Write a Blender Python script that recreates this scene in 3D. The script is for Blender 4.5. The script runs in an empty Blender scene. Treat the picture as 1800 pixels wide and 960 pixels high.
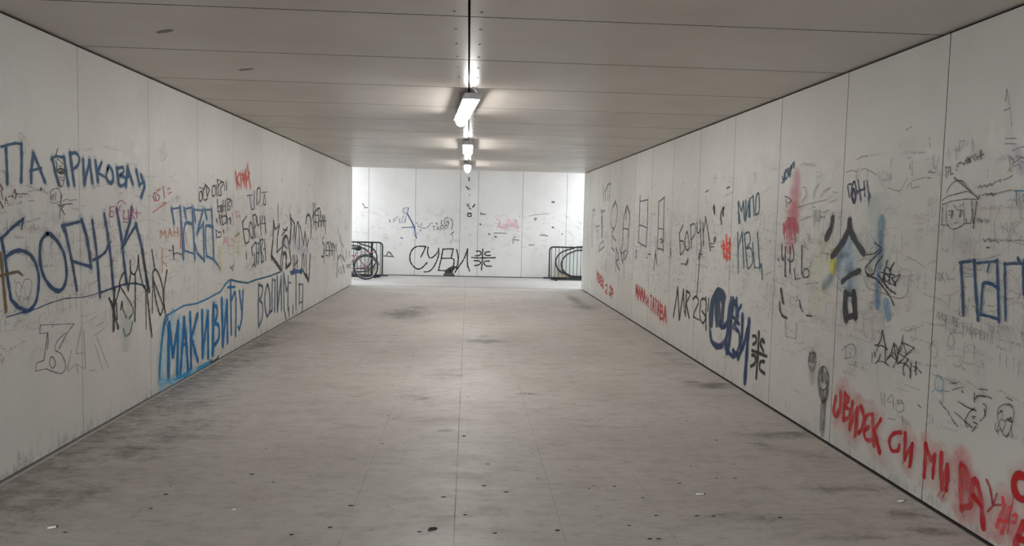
import bpy, bmesh, math, random
from mathutils import Vector, Matrix
random.seed(7)
PI = math.pi
S = bpy.context.scene
COL = S.collection

# ------------------------------------------------------------------ camera
F_PX, YAW, PITCH, ROLL = 1332.1, .05904, -.07043, .02347
EYE = Vector((0, 0, 1.68))
XL, XR, H, YE, YB = -2.802, 2.818, 2.849, 18.51, 21.89
cy, sy, cp, sp = math.cos(YAW), math.sin(YAW), math.cos(PITCH), math.sin(PITCH)
FWD = Vector((sy * cp, cy * cp, sp))
_r = Vector((cy, -sy, 0)); _u = _r.cross(FWD)
RGT = _r * math.cos(ROLL) + _u * math.sin(ROLL)
UPV = -_r * math.sin(ROLL) + _u * math.cos(ROLL)
cd = bpy.data.cameras.new('camera'); cam = bpy.data.objects.new('camera', cd); COL.objects.link(cam)
cd.sensor_fit = 'HORIZONTAL'; cd.sensor_width = 36.0; cd.lens = F_PX * 36.0 / 1800.0
cd.clip_start = .05; cd.clip_end = 200
cam.matrix_world = Matrix(((RGT.x, UPV.x, -FWD.x, EYE.x), (RGT.y, UPV.y, -FWD.y, EYE.y), (RGT.z, UPV.z, -FWD.z, EYE.z), (0, 0, 0, 1)))
S.camera = cam

def onto(px, py, axis, val):
    """the point of the plane axis = val that is seen at photograph pixel (px, py)"""
    d = FWD + RGT * ((px - 900) / F_PX) - UPV * ((py - 480) / F_PX)
    t = (val - EYE[axis]) / d[axis]
    return EYE + d * t, t

# ------------------------------------------------------------------ tagging
def tag(o, label=None, cat=None, group=None, kind=None):
    if label: o['label'] = label
    if cat: o['category'] = cat
    if group: o['group'] = group
    if kind: o['kind'] = kind
    return o

def thing(name, label, cat, loc=(0, 0, 0), rz=0, group=None):
    o = bpy.data.objects.new(name, None); COL.objects.link(o)
    o.location = loc; o.rotation_euler = (0, 0, rz); o.empty_display_size = .1
    return tag(o, label, cat, group)

def copy_tree(o, parent=None):
    c = o.copy(); COL.objects.link(c)
    if parent: c.parent = parent
    for ch in list(o.children): copy_tree(ch, c)
    return c

# ------------------------------------------------------------------ materials
def lin(c):
    return tuple(((v / 255.0) / 12.92 if v <= 10 else ((v / 255.0 + .055) / 1.055) ** 2.4) for v in c)

def mat(name, rgb, rough=.5, metal=0., emit=None, noise=None, spec=None):
    """rgb is sRGB 0-255; noise = (scale, amount) mottles the colour"""
    m = bpy.data.materials.new(name); m.use_nodes = True
    nt = m.node_tree; b = nt.nodes['Principled BSDF']
    c = lin(rgb) + (1,)
    b.inputs['Base Color'].default_value = c
    b.inputs['Roughness'].default_value = rough; b.inputs['Metallic'].default_value = metal
    if spec is not None: b.inputs['Specular IOR Level'].default_value = spec
    if emit:
        b.inputs['Emission Color'].default_value = tuple(emit[0]) + (1,)
        b.inputs['Emission Strength'].default_value = emit[1]
    if noise:
        tc = nt.nodes.new('ShaderNodeTexCoord'); n = nt.nodes.new('ShaderNodeTexNoise')
        n.inputs['Scale'].default_value = noise[0]; n.inputs['Detail'].default_value = 6
        nt.links.new(tc.outputs['Object'], n.inputs['Vector'])
        r = nt.nodes.new('ShaderNodeMapRange'); r.inputs['To Min'].default_value = 1 - noise[1]; r.inputs['To Max'].default_value = 1 + noise[1]
        nt.links.new(n.outputs['Fac'], r.inputs['Value'])
        mx = nt.nodes.new('ShaderNodeVectorMath'); mx.operation = 'SCALE'; mx.inputs[0].default_value = c[:3]
        nt.links.new(r.outputs[0], mx.inputs['Scale']); nt.links.new(mx.outputs[0], b.inputs['Base Color'])
    return m

class NT:
    """tiny helper for writing node trees"""
    def __init__(s, name):
        s.m = bpy.data.materials.new(name); s.m.use_nodes = True
        s.t = s.m.node_tree; s.b = s.t.nodes['Principled BSDF']; s.out = s.t.nodes['Material Output']
    def n(s, typ, ins=None, **kw):
        x = s.t.nodes.new('ShaderNode' + typ)
        for k, v in kw.items(): setattr(x, k, v)
        for k, v in (ins or {}).items():
            if isinstance(v, bpy.types.NodeSocket): s.t.links.new(v, x.inputs[k])
            else: x.inputs[k].default_value = v
        return x
    def math(s, op, a, b=0., c=0., clamp=False):
        return s.n('Math', {0: a, 1: b, 2: c}, operation=op, use_clamp=clamp).outputs[0]
    def noise(s, vec, scale, detail=5, rough=.55):
        return s.n('TexNoise', {'Vector': vec, 'Scale': scale, 'Detail': detail, 'Roughness': rough}).outputs['Fac']
    def ramp(s, v, a, b, to0=0., to1=1.):
        return s.n('MapRange', {'Value': v, 'From Min': a, 'From Max': b, 'To Min': to0, 'To Max': to1}, interpolation_type='SMOOTHSTEP').outputs[0]
    def mix(s, fac, a, b, blend='MIX'):
        x = s.t.nodes.new('ShaderNodeMix'); x.data_type = 'RGBA'; x.blend_type = blend
        for i, v in ((0, fac), (6, a), (7, b)):
            if isinstance(v, bpy.types.NodeSocket): s.t.links.new(v, x.inputs[i])
            else: x.inputs[i].default_value = v if i == 0 else (tuple(v) + (1,))[:4]
        return x.outputs[2]
    def link(s, a, b): s.t.links.new(a, b)
    def mapped(s, scale):
        tc = s.n('TexCoord'); mp = s.n('Mapping', {'Vector': tc.outputs['Object'], 'Scale': scale}); return mp.outputs[0]

def wall_material(name, rgb, scuff):
    k = NT(name); p = k.mapped((1, 1, 1)); sep = k.n('SeparateXYZ', {'Vector': p})
    big = k.noise(p, .9, 4); streak = k.noise(k.mapped((5, 5, .6)), 1.3, 5); fine = k.noise(p, 14, 6, .65)
    col = k.mix(k.ramp(big, .35, .7), lin(rgb), lin(tuple(v * .955 for v in rgb)))
    col = k.mix(k.math('MULTIPLY', k.ramp(streak, .55, .8), .14), col, lin((176, 171, 163)))
    col = k.mix(k.math('MULTIPLY', k.ramp(fine, .56, .8), .14), col, lin((165, 160, 152)))
    # grey rubbed-off pen and hand marks between knee and head height
    rub = k.noise(k.mapped((2.2, 2.2, 3.2)), 2.2, 8, .7)
    band = k.math('MULTIPLY', k.ramp(sep.outputs['Z'], .35, 1.0), k.ramp(sep.outputs['Z'], 2.1, 1.75))
    col = k.mix(k.math('MULTIPLY', k.math('MULTIPLY', k.ramp(rub, .5, .72), band), .5), col, lin((146, 142, 139)))
    # shoe and mop scuffs along the foot of the wall
    sc = k.noise(k.mapped((9, 9, 4)), 1.6, 9, .78)
    low = k.ramp(sep.outputs['Z'], .34, .0)
    f = k.math('MULTIPLY', k.ramp(k.math('ADD', sc, k.math('MULTIPLY', low, .13)), .6, .74), k.math('MULTIPLY', low, scuff))
    col = k.mix(f, col, lin((88, 82, 76)))
    k.link(col, k.b.inputs['Base Color'])
    k.link(k.ramp(fine, .3, .7, .38, .52), k.b.inputs['Roughness'])
    return k.m

def ceiling_material():
    k = NT('ceiling_panel_paint'); p = k.mapped((1, 1, 1))
    big = k.noise(p, .5, 4); fine = k.noise(k.mapped((1.2, 6, 1)), 2.2, 6, .6)
    col = k.mix(k.ramp(big, .35, .68), lin((192, 185, 176)), lin((178, 170, 160)))
    col = k.mix(k.math('MULTIPLY', k.ramp(fine, .5, .8), .1), col, lin((176, 169, 160)))
    k.link(col, k.b.inputs['Base Color'])
    k.link(k.ramp(k.noise(p, 3, 4), .3, .7, .3, .36), k.b.inputs['Roughness'])
    return k.m

def floor_material(name, light):
    k = NT(name); p = k.mapped((1, 1, 1)); sep = k.n('SeparateXYZ', {'Vector': p})
    TX, TY = .588, 1.19
    u = k.math('DIVIDE', k.math('ADD', sep.outputs['X'], .044 + 20 * TX), TX)
    iu = k.math('FLOOR', u); fu = k.math('FRACT', u)
    off = k.n('TexWhiteNoise', {'W': iu}, noise_dimensions='1D').outputs['Value']
    v = k.math('ADD', k.math('DIVIDE', k.math('ADD', sep.outputs['Y'], 30.), TY), off)
    iv = k.math('FLOOR', v); fv = k.math('FRACT', v)
    cell = k.n('CombineXYZ', {'X': iu, 'Y': iv})
    tint = k.n('TexWhiteNoise', {'Vector': cell.outputs[0]}, noise_dimensions='3D').outputs['Value']
    eu = k.math('MULTIPLY', k.math('MINIMUM', fu, k.math('SUBTRACT', 1., fu)), TX)
    ev = k.math('MULTIPLY', k.math('MINIMUM', fv, k.math('SUBTRACT', 1., fv)), TY)
    jn = k.noise(p, 1.1, 3)
    mid = k.ramp(k.math('ABSOLUTE', k.math('ADD', sep.outputs['X'], .044)), .75, .2, .28, 1.)
    ju = k.math('MULTIPLY', k.ramp(eu, .0034, .0012), k.math('MULTIPLY', mid, k.ramp(jn, .36, .58, .3, .95)))
    jv = k.math('MULTIPLY', k.ramp(ev, .003, .001), k.ramp(jn, .45, .62, .04, .28))
    joint = k.math('MAXIMUM', ju, jv)
    mott = k.noise(k.mapped((1.3, 2.4, 1)), 6.5, 10, .76); fleck = k.noise(k.mapped((1, 1.8, 1)), 11, 6, .7)
    a, b = ((192, 186, 179), (174, 167, 159)) if not light else ((176, 173, 168), (162, 158, 152))
    # mottling: broad clouds, sideways smears, grain
    big = k.noise(p, .75, 5, .6); smear = k.noise(k.mapped((1.1, 2.2, 1)), 2.3, 8, .68); grain = k.noise(p, 26, 5, .7)
    col = k.mix(k.ramp(big, .32, .7), lin(a), lin(b))
    col = k.mix(k.math('MULTIPLY', k.ramp(tint, 0., 1.), .34), col, lin((188, 183, 176) if not light else (190, 187, 182)))
    col = k.mix(k.math('MULTIPLY', k.ramp(smear, .48, .78), .4), col, lin((124, 117, 108) if not light else (160, 155, 150)))
    col = k.mix(k.math('MULTIPLY', k.ramp(grain, .52, .8), .25), col, lin((120, 113, 105) if not light else (165, 160, 155)))
    col = k.mix(k.math('MULTIPLY', k.ramp(mott, .47, .7), .5), col, lin((128, 121, 112) if not light else (168, 164, 159)))
    col = k.mix(k.math('MULTIPLY', k.ramp(mott, .5, .3), .35), col, lin((196, 191, 184)))
    if not light:
        col = k.mix(k.math('MULTIPLY', k.ramp(fleck, .64, .76), .5), col, lin((92, 84, 76)))
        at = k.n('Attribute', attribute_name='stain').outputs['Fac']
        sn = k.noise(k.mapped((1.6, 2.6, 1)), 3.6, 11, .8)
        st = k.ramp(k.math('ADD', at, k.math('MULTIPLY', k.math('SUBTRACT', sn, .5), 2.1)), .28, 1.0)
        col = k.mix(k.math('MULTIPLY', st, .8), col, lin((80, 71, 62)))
        sp_ = k.noise(k.mapped((1, 1.4, 1)), 19, 3, .5)
        col = k.mix(k.math('MULTIPLY', k.ramp(sp_, .72, .78), .55), col, lin((66, 60, 54)))
    col = k.mix(joint, col, lin((70, 66, 61)))
    k.link(col, k.b.inputs['Base Color'])
    k.link(k.ramp(smear, .35, .75, .46, .62), k.b.inputs['Roughness'])
    bp = k.n('Bump', {'Strength': .25, 'Distance': .004, 'Height': k.math('SUBTRACT', k.math('MULTIPLY', grain, .25), joint)})
    k.link(bp.outputs[0], k.b.inputs['Normal'])
    return k.m

M = {}
M['wl'] = wall_material('wall_panel_white', (198, 195, 189), .5)
M['wr'] = wall_material('wall_panel_white_dusty', (199, 197, 190), .35)
M['wb'] = wall_material('wall_panel_far', (214, 212, 208), .1)
M['gap'] = mat('joint_shadow_black', (26, 24, 22), .9)
M['ceil'] = ceiling_material()
M['floor'] = floor_material('floor_stone_tiles', False)
M['floor2'] = floor_material('floor_passage_tiles', True)
M['concrete'] = mat('concrete', (150, 148, 144), .85, noise=(3, .15))
M['strip'] = mat('aluminium_strip', (168, 165, 160), .45, noise=(9, .15))
M['darkstrip'] = mat('dark_joint_strip', (62, 59, 56), .7)
M['screw'] = mat('screw_heads', (92, 90, 88), .4, .6)
M['dent'] = mat('ceiling_scuff', (118, 108, 98), .6)

# ------------------------------------------------------------------ mesh builder
class MB:
    def __init__(s): s.v = []; s.f = []; s.mi = []; s.sm = []
    def add(s, vs, fs, mi=0, smooth=False):
        b = len(s.v); s.v += [tuple(x) for x in vs]
        for f in fs: s.f.append([i + b for i in f]); s.mi.append(mi); s.sm.append(smooth)
    def box(s, lo, hi, mi=0):
        x0, y0, z0 = lo; x1, y1, z1 = hi
        s.add([(x0, y0, z0), (x1, y0, z0), (x1, y1, z0), (x0, y1, z0), (x0, y0, z1), (x1, y0, z1), (x1, y1, z1), (x0, y1, z1)],
              [(0, 3, 2, 1), (4, 5, 6, 7), (0, 1, 5, 4), (1, 2, 6, 5), (2, 3, 7, 6), (3, 0, 4, 7)], mi)
    def panel(s, lo, hi, axis, side):
        """a board whose visible face (normal axis, side -1 or 1) is painted and whose cut edges stay dark"""
        b = len(s.f); s.box(lo, hi, 0)
        face = {(2, -1): 0, (2, 1): 1, (1, -1): 2, (0, 1): 3, (1, 1): 4, (0, -1): 5}[(axis, side)]
        for i in range(6):
            if i != face: s.mi[b + i] = 1
    def tube(s, pts, r, seg=10, closed=False, caps=True, mi=0):
        pts = [Vector(p) for p in pts]; n = len(pts); rings = []
        rr = r if isinstance(r, (list, tuple)) else [r] * n
        prev = None
        for i, p in enumerate(pts):
            a = pts[i - 1] if (i > 0 or closed) else p; b = pts[(i + 1) % n] if (i < n - 1 or closed) else p
            t = (b - a).normalized()
            if prev is None:
                up = Vector((0, 0, 1)) if abs(t.z) < .9 else Vector((1, 0, 0))
                nx = t.cross(up).normalized()
            else: nx = (prev - t * prev.dot(t)).normalized()
            prev = nx; ny = t.cross(nx)
            rings.append([p + (nx * math.cos(2 * PI * k / seg) + ny * math.sin(2 * PI * k / seg)) * rr[i] for k in range(seg)])
        vs = [v for ring in rings for v in ring]; fs = []
        for i in range(n if closed else n - 1):
            j = (i + 1) % n
            for k in range(seg): fs.append((i * seg + k, i * seg + (k + 1) % seg, j * seg + (k + 1) % seg, j * seg + k))
        if caps and not closed:
            fs.append(tuple(range(seg - 1, -1, -1))); fs.append(tuple((n - 1) * seg + k for k in range(seg)))
        s.add(vs, fs, mi, True)
    def prism(s, prof, path_a, path_b, mi=0, smooth=False):
        """closed profile of (x, z) swept from y=path_a to y=path_b"""
        n = len(prof)
        vs = [(x, path_a, z) for x, z in prof] + [(x, path_b, z) for x, z in prof]
        fs = [(i, (i + 1) % n, n + (i + 1) % n, n + i) for i in range(n)]
        s.add(vs, fs, mi, smooth); s.add(vs, [tuple(range(n - 1, -1, -1)), tuple(range(n, 2 * n))], mi)
    def blob(s, c, r, n=9, mi=0, jit=.25, flat=.25):
        """small irregular flattened lump"""
        cx, cy_, cz = c; ph = random.random() * 6
        ks = [1 + random.uniform(-jit, jit) for _ in range(n)]
        vs = [(cx, cy_, cz + r * flat)]
        for lv, (q, h) in enumerate(((.6, .8), (1, 0))):
            for k in range(n):
                a = ph + 2 * PI * k / n
                vs.append((cx + math.cos(a) * r * q * ks[k], cy_ + math.sin(a) * r * q * ks[k] * .8, cz + r * flat * h))
        fs = [(0, 1 + k, 1 + (k + 1) % n) for k in range(n)] + [(1 + k, 1 + n + k, 1 + n + (k + 1) % n, 1 + (k + 1) % n) for k in range(n)]
        fs.append(tuple(1 + n + k for k in range(n - 1, -1, -1)))
        s.add(vs, fs, mi, True)
    def build(s, name, mats, parent=None):
        me = bpy.data.meshes.new(name); me.from_pydata(s.v, [], s.f)
        for m in (mats if isinstance(mats, (list, tuple)) else [mats]): me.materials.append(m)
        me.polygons.foreach_set('material_index', s.mi); me.polygons.foreach_set('use_smooth', s.sm)
        me.validate(); me.update()
        bm = bmesh.new(); bm.from_mesh(me); bmesh.ops.recalc_face_normals(bm, faces=bm.faces); bm.to_mesh(me); bm.free()
        o = bpy.data.objects.new(name, me); COL.objects.link(o)
        if parent: o.parent = parent
        return o

def struct(o): return tag(o, kind='structure')

# ------------------------------------------------------------------ the underpass shell
Y0 = -3.6
def side_wall(name, x, sgn, m, seam0, gap, z0, strip_h, strip_m):
    """a row of tall panels; sgn is the side the wall's solid lies on"""
    w = MB()
    ys = [seam0 + 1.2 * i for i in range(-12, 14)]
    ys = [Y0] + [y for y in ys if Y0 + .1 < y < YE - .1] + [YE]
    for a, b in zip(ys[:-1], ys[1:]):
        lo, hi = a + gap / 2, b - gap / 2
        if b == YE: hi = YE
        xa, xb = sorted((x, x + sgn * .018)); w.panel((xa, lo, z0), (xb, hi, H - .014), 0, -sgn)
    xa, xb = sorted((x + sgn * .03, x + sgn * .25)); w.box((xa, Y0, -.1), (xb, YE - .02, H + .03), 1)
    xa, xb = sorted((x - sgn * .012, x + sgn * .03)); w.box((xa, Y0, -.02), (xb, YE, strip_h), 2)
    return struct(w.build(name, [m, M['gap'], strip_m]))
side_wall('wall_left', XL, -1, M['wl'], 5.66, .0032, .026, .011, M['strip'])
side_wall('wall_right', XR, 1, M['wr'], 4.40, .0062, .016, .004, M['darkstrip'])

# far wall of the cross passage: full panels and one narrow panel near the middle
w = MB(); seams = [-9.2, -7.9, -6.57, -5.24, -4.17, -2.84, -1.517, -.243, .276, 1.556, 2.835, 4.11, 5.4, 6.7, 8.0, 9.2]
for a, b in zip(seams[:-1], seams[1:]): w.panel((a + .004, YB, .02), (b - .004, YB + .02, 3.5), 1, -1)
w.box((-9.3, YB + .03, -.1), (9.3, YB + .3, 3.6), 1); w.box((-9.2, YB - .008, -.02), (9.2, YB + .03, .006), 1)
struct(w.build('wall_back', [M['wb'], M['gap']]))
# the two walls that face it, left and right of the tunnel mouth
w = MB(); w.box((-9.3, YE - .25, -.1), (XL - .002, YE, 3.5)); struct(w.build('wall_passage_left', M['wb']))
w = MB(); w.box((XR + .002, YE - .25, -.1), (9.3, YE, 3.5)); struct(w.build('wall_passage_right', M['wb']))

# ceiling: two rows of boards with a dark open joint down the middle
w = MB(); CX = -.017
ys = [4.5 + 1.205 * i for i in range(-9, 12)]
ys = [Y0] + [y for y in ys if Y0 + .2 < y < YE - .2] + [YE]
for a, b in zip(ys[:-1], ys[1:]):
    b2 = b - .006 if b < YE else b
    w.panel((XL - .02, a + .006, H), (CX - .007, b2, H + .02), 2, -1)
    w.panel((CX + .007, a + .006, H), (XR + .02, b2, H + .02), 2, -1)
w.box((XL - .26, Y0, H + .05), (XR + .26, YE - .02, H + .3), 1)
w.box((XL - .26, YE - .05, H + .02), (XR + .26, YE, 3.5), 0)
y = -3.2
while y < 18.3:
    for sx in (-.085, .07):
        w.tube([(CX + sx, y, H + .002), (CX + sx, y, H - .0025)], .0085, 8, mi=2)
    y += .40
for px, py in ((290, 55), (433, 122)):
    p, _ = onto(px, py, 2, H)
    w.add([(p.x + .075 * math.cos(t) , p.y + .03 * math.sin(t) - .05 * math.cos(t), H - .0015) for t in [2 * PI * i / 12 for i in range(12)]], [tuple(range(12))], 3)
struct(w.build('ceiling', [M['ceil'], M['gap'], M['screw'], M['dent']]))
w = MB(); w.box((-3.7, YE - .02, 3.5), (3.7, YB + .3, 3.75)); struct(w.build('ceiling_passage', M['wb']))

# floor with a fine grid so the stains have room to sit
STAINS = [  # photograph pixel, half size across (m), half size along (m), strength
    (712, 551, .55, 1.0, .85), (735, 541, .3, .6, .7), (858, 600, .42, .25, .8), (850, 592, .15, .3, .6), (1012, 528, .2, 1.6, .85), (1028, 540, .35, .7, .8),
    (462, 607, .22, .3, 1.0), (500, 650, .25, .8, .45), (1255, 678, .3, .22, .95), (1218, 672, .22, .1, .8), (1372, 765, .45, .16, .8), (1345, 785, .15, .25, .6), (1400, 762, .2, .1, .8),
    (1090, 562, .4, .2, .5), (1170, 622, .3, .25, .6), (1200, 640, .25, .4, .5), (300, 760, .5, .9, .6), (230, 790, .45, .5, .65), (340, 712, .35, .6, .6), (120, 868, .35, .35, .65), (60, 890, .35, .2, .7),
    (740, 700, .3, .25, .6), (785, 660, .3, .3, .55), (730, 690, .16, .2, .5), (783, 757, .1, .06, .85), (1010, 672, .12, .05, .7), (925, 692, .16, .07, .8), (1330, 910, .4, .12, .6), (1460, 860, .35, .12, .6), (1540, 860, .3, .16, .6),
    (1100, 930, .35, .1, .4), (560, 850, .08, .06, .5), (1500, 945, .35, .08, .6), (560, 545, .3, .8, .45), (900, 560, .25, .4, .35), (640, 900, .3, .08, .35), (1640, 935, .25, .12, .75), (1420, 800, .2, .2, .6), (1600, 905, .2, .15, .7)]
ST = []
for px, py, a, b, g in STAINS:
    p, _ = onto(px, py, 2, 0); ST.append((p.x, p.y, a, b, g))
fx = [XL - .03 + (XR - XL + .06) * i / 110 for i in range(111)]
fy = [2.4 + i * .055 for i in range(int((YE - 2.4) / .055))] + [YE]
me_v = [(x, y_, 0) for y_ in fy for x in fx]; nx = len(fx)
faces = [(j * nx + i, j * nx + i + 1, (j + 1) * nx + i + 1, (j + 1) * nx + i) for j in range(len(fy) - 1) for i in range(nx - 1)]
mi = [0] * len(faces); b0 = len(me_v)
me_v += [(XL - .26, -12, 0), (XR + .26, -12, 0), (XR + .26, 2.4, 0), (XL - .26, 2.4, 0), (-9.3, YE, 0), (9.3, YE, 0), (9.3, YB + .05, 0), (-9.3, YB + .05, 0)]
faces += [(b0, b0 + 1, b0 + 2, b0 + 3), (b0 + 4, b0 + 5, b0 + 6, b0 + 7)]; mi += [0, 1]
me = bpy.data.meshes.new('floor'); me.from_pydata(me_v, [], faces)
me.materials.append(M['floor']); me.materials.append(M['floor2']); me.polygons.foreach_set('material_index', mi)
at = me.attributes.new('stain', 'FLOAT', 'POINT')
vals = []
for x, y_, z in me_v:
    s_ = 0.
    for a, b, ra, rb, g in ST:
        d2 = ((x - a) / ra) ** 2 + ((y_ - b) / rb) ** 2
        if d2 < 4: s_ = max(s_, g * math.exp(-d2))
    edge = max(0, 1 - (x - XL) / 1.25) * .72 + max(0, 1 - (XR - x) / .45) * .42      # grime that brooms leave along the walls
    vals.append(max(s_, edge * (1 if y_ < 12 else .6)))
at.data.foreach_set('value', vals)
fl = bpy.data.objects.new('floor', me); COL.objects.link(fl); struct(fl)
w = MB(); w.box((XL, YE - .012, -.01), (XR, YE + .012, .003)); struct(w.build('trim_1', M['darkstrip']))
LAMP, SKY, EXPO = 25, 2.6, 1.45
# ------------------------------------------------------------------ painted and penned marks
LAYER = {'L': 0, 'R': 0, 'B': 0}
def wall_pt(wall, px, py):
    if wall == 'L': p, t = onto(px, py, 0, XL); return (p.y, p.z), t
    if wall == 'R': p, t = onto(px, py, 0, XR); return (p.y, p.z), t
    p, t = onto(px, py, 1, YB); return (p.x, p.z), t
def wall_xyz(wall, s, z, off):
    if wall == 'L': return (XL + off, s, z)
    if wall == 'R': return (XR - off, s, z)
    return (s, YB - off, z)

def to_px(wall, s, z):
    d = Vector(wall_xyz(wall, s, z, 0)) - EYE; f = d.dot(FWD)
    return 900 + F_PX * d.dot(RGT) / f, 480 - F_PX * d.dot(UPV) / f

PAINT = {}
def paint(rgb, style, strength):
    key = (rgb, style, strength)
    if key in PAINT: return PAINT[key]
    k = NT({'spray': 'spray_paint', 'mist': 'spray_mist', 'pen': 'marker_ink'}[style])
    a = k.n('Attribute', attribute_name='cover').outputs['Fac']
    p = k.mapped((1, 1, 1))
    if style == 'spray':
        n = k.noise(p, 55, 4, .7); f = k.ramp(k.math('ADD', a, k.math('MULTIPLY', k.math('SUBTRACT', n, .5), .55)), .12, .78)
    elif style == 'mist':
        n = k.noise(p, 9, 6, .7); f = k.math('MULTIPLY', a, k.ramp(n, .25, .7, .45, 1.))
    else:
        n = k.noise(p, 30, 3); f = k.math('MULTIPLY', k.ramp(a, .1, .75), k.ramp(n, .3, .6, .7, 1.))
    f = k.math('MULTIPLY', f, strength, clamp=True)
    k.b.inputs['Base Color'].default_value = tuple(min(.8, v / .7) for v in lin(rgb)) + (1,)
    k.b.inputs['Roughness'].default_value = .55; k.b.inputs['Specular IOR Level'].default_value = .25
    tr = k.n('BsdfTransparent'); mx = k.n('MixShader', {0: f, 1: tr.outputs[0], 2: k.b.outputs[0]})
    k.link(mx.outputs[0], k.out.inputs['Surface'])
    PAINT[key] = k.m
    return k.m

PROF = {'spray': ((-1, 0), (-.72, .5), (-.35, 1), (.35, 1), (.72, .5), (1, 0)),
        'pen': ((-1, 0), (-.6, 1), (.6, 1), (1, 0)),
        'mist': ((-1, 0), (-.7, .18), (-.4, .6), (0, 1), (.4, .6), (.7, .18), (1, 0))}
def catmull(P, n=6):
    if len(P) < 3: return P
    out = []
    closed = math.dist(P[0], P[-1]) < 1e-6
    for i in range(len(P) - 1):
        p1, p2 = P[i], P[i + 1]
        p0 = P[i - 1] if i > 0 else (P[-2] if closed else p1)
        p3 = P[i + 2] if i + 2 < len(P) else (P[1] if closed else p2)
        for k in range(n):
            t = k / n
            out.append(tuple(.5 * (2 * b + (c - a) * t + (2 * a - 5 * b + 4 * c - d) * t * t + (3 * b - a - 3 * c + d) * t ** 3) for a, b, c, d in zip(p0, p1, p2, p3)))
    out.append(P[-1]); return out
def split_sharp(P):
    runs = [[P[0]]]
    for i in range(1, len(P)):
        runs[-1].append(P[i])
        if i < len(P) - 1:
            a = (P[i][0] - P[i - 1][0], P[i][1] - P[i - 1][1]); b = (P[i + 1][0] - P[i][0], P[i + 1][1] - P[i][1])
            d = (a[0] * b[0] + a[1] * b[1]) / max(1e-9, math.hypot(*a) * math.hypot(*b))
            if d < .45: runs.append([P[i]])
    return runs
def parse(txt):
    """'x,y x,y x,y*1.5; ~x,y x,y' : strokes split by ';', ~ = rounded, *k = width factor"""
    for s in txt.split(';'):
        s = s.strip()
        if not s: continue
        smooth = s[0] == '~'; s = s.lstrip('~'); k = 1.
        if '*' in s: s, kk = s.split('*'); k = float(kk)
        yield [tuple(float(q) for q in p.split(',')) for p in s.split()], smooth, k

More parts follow.
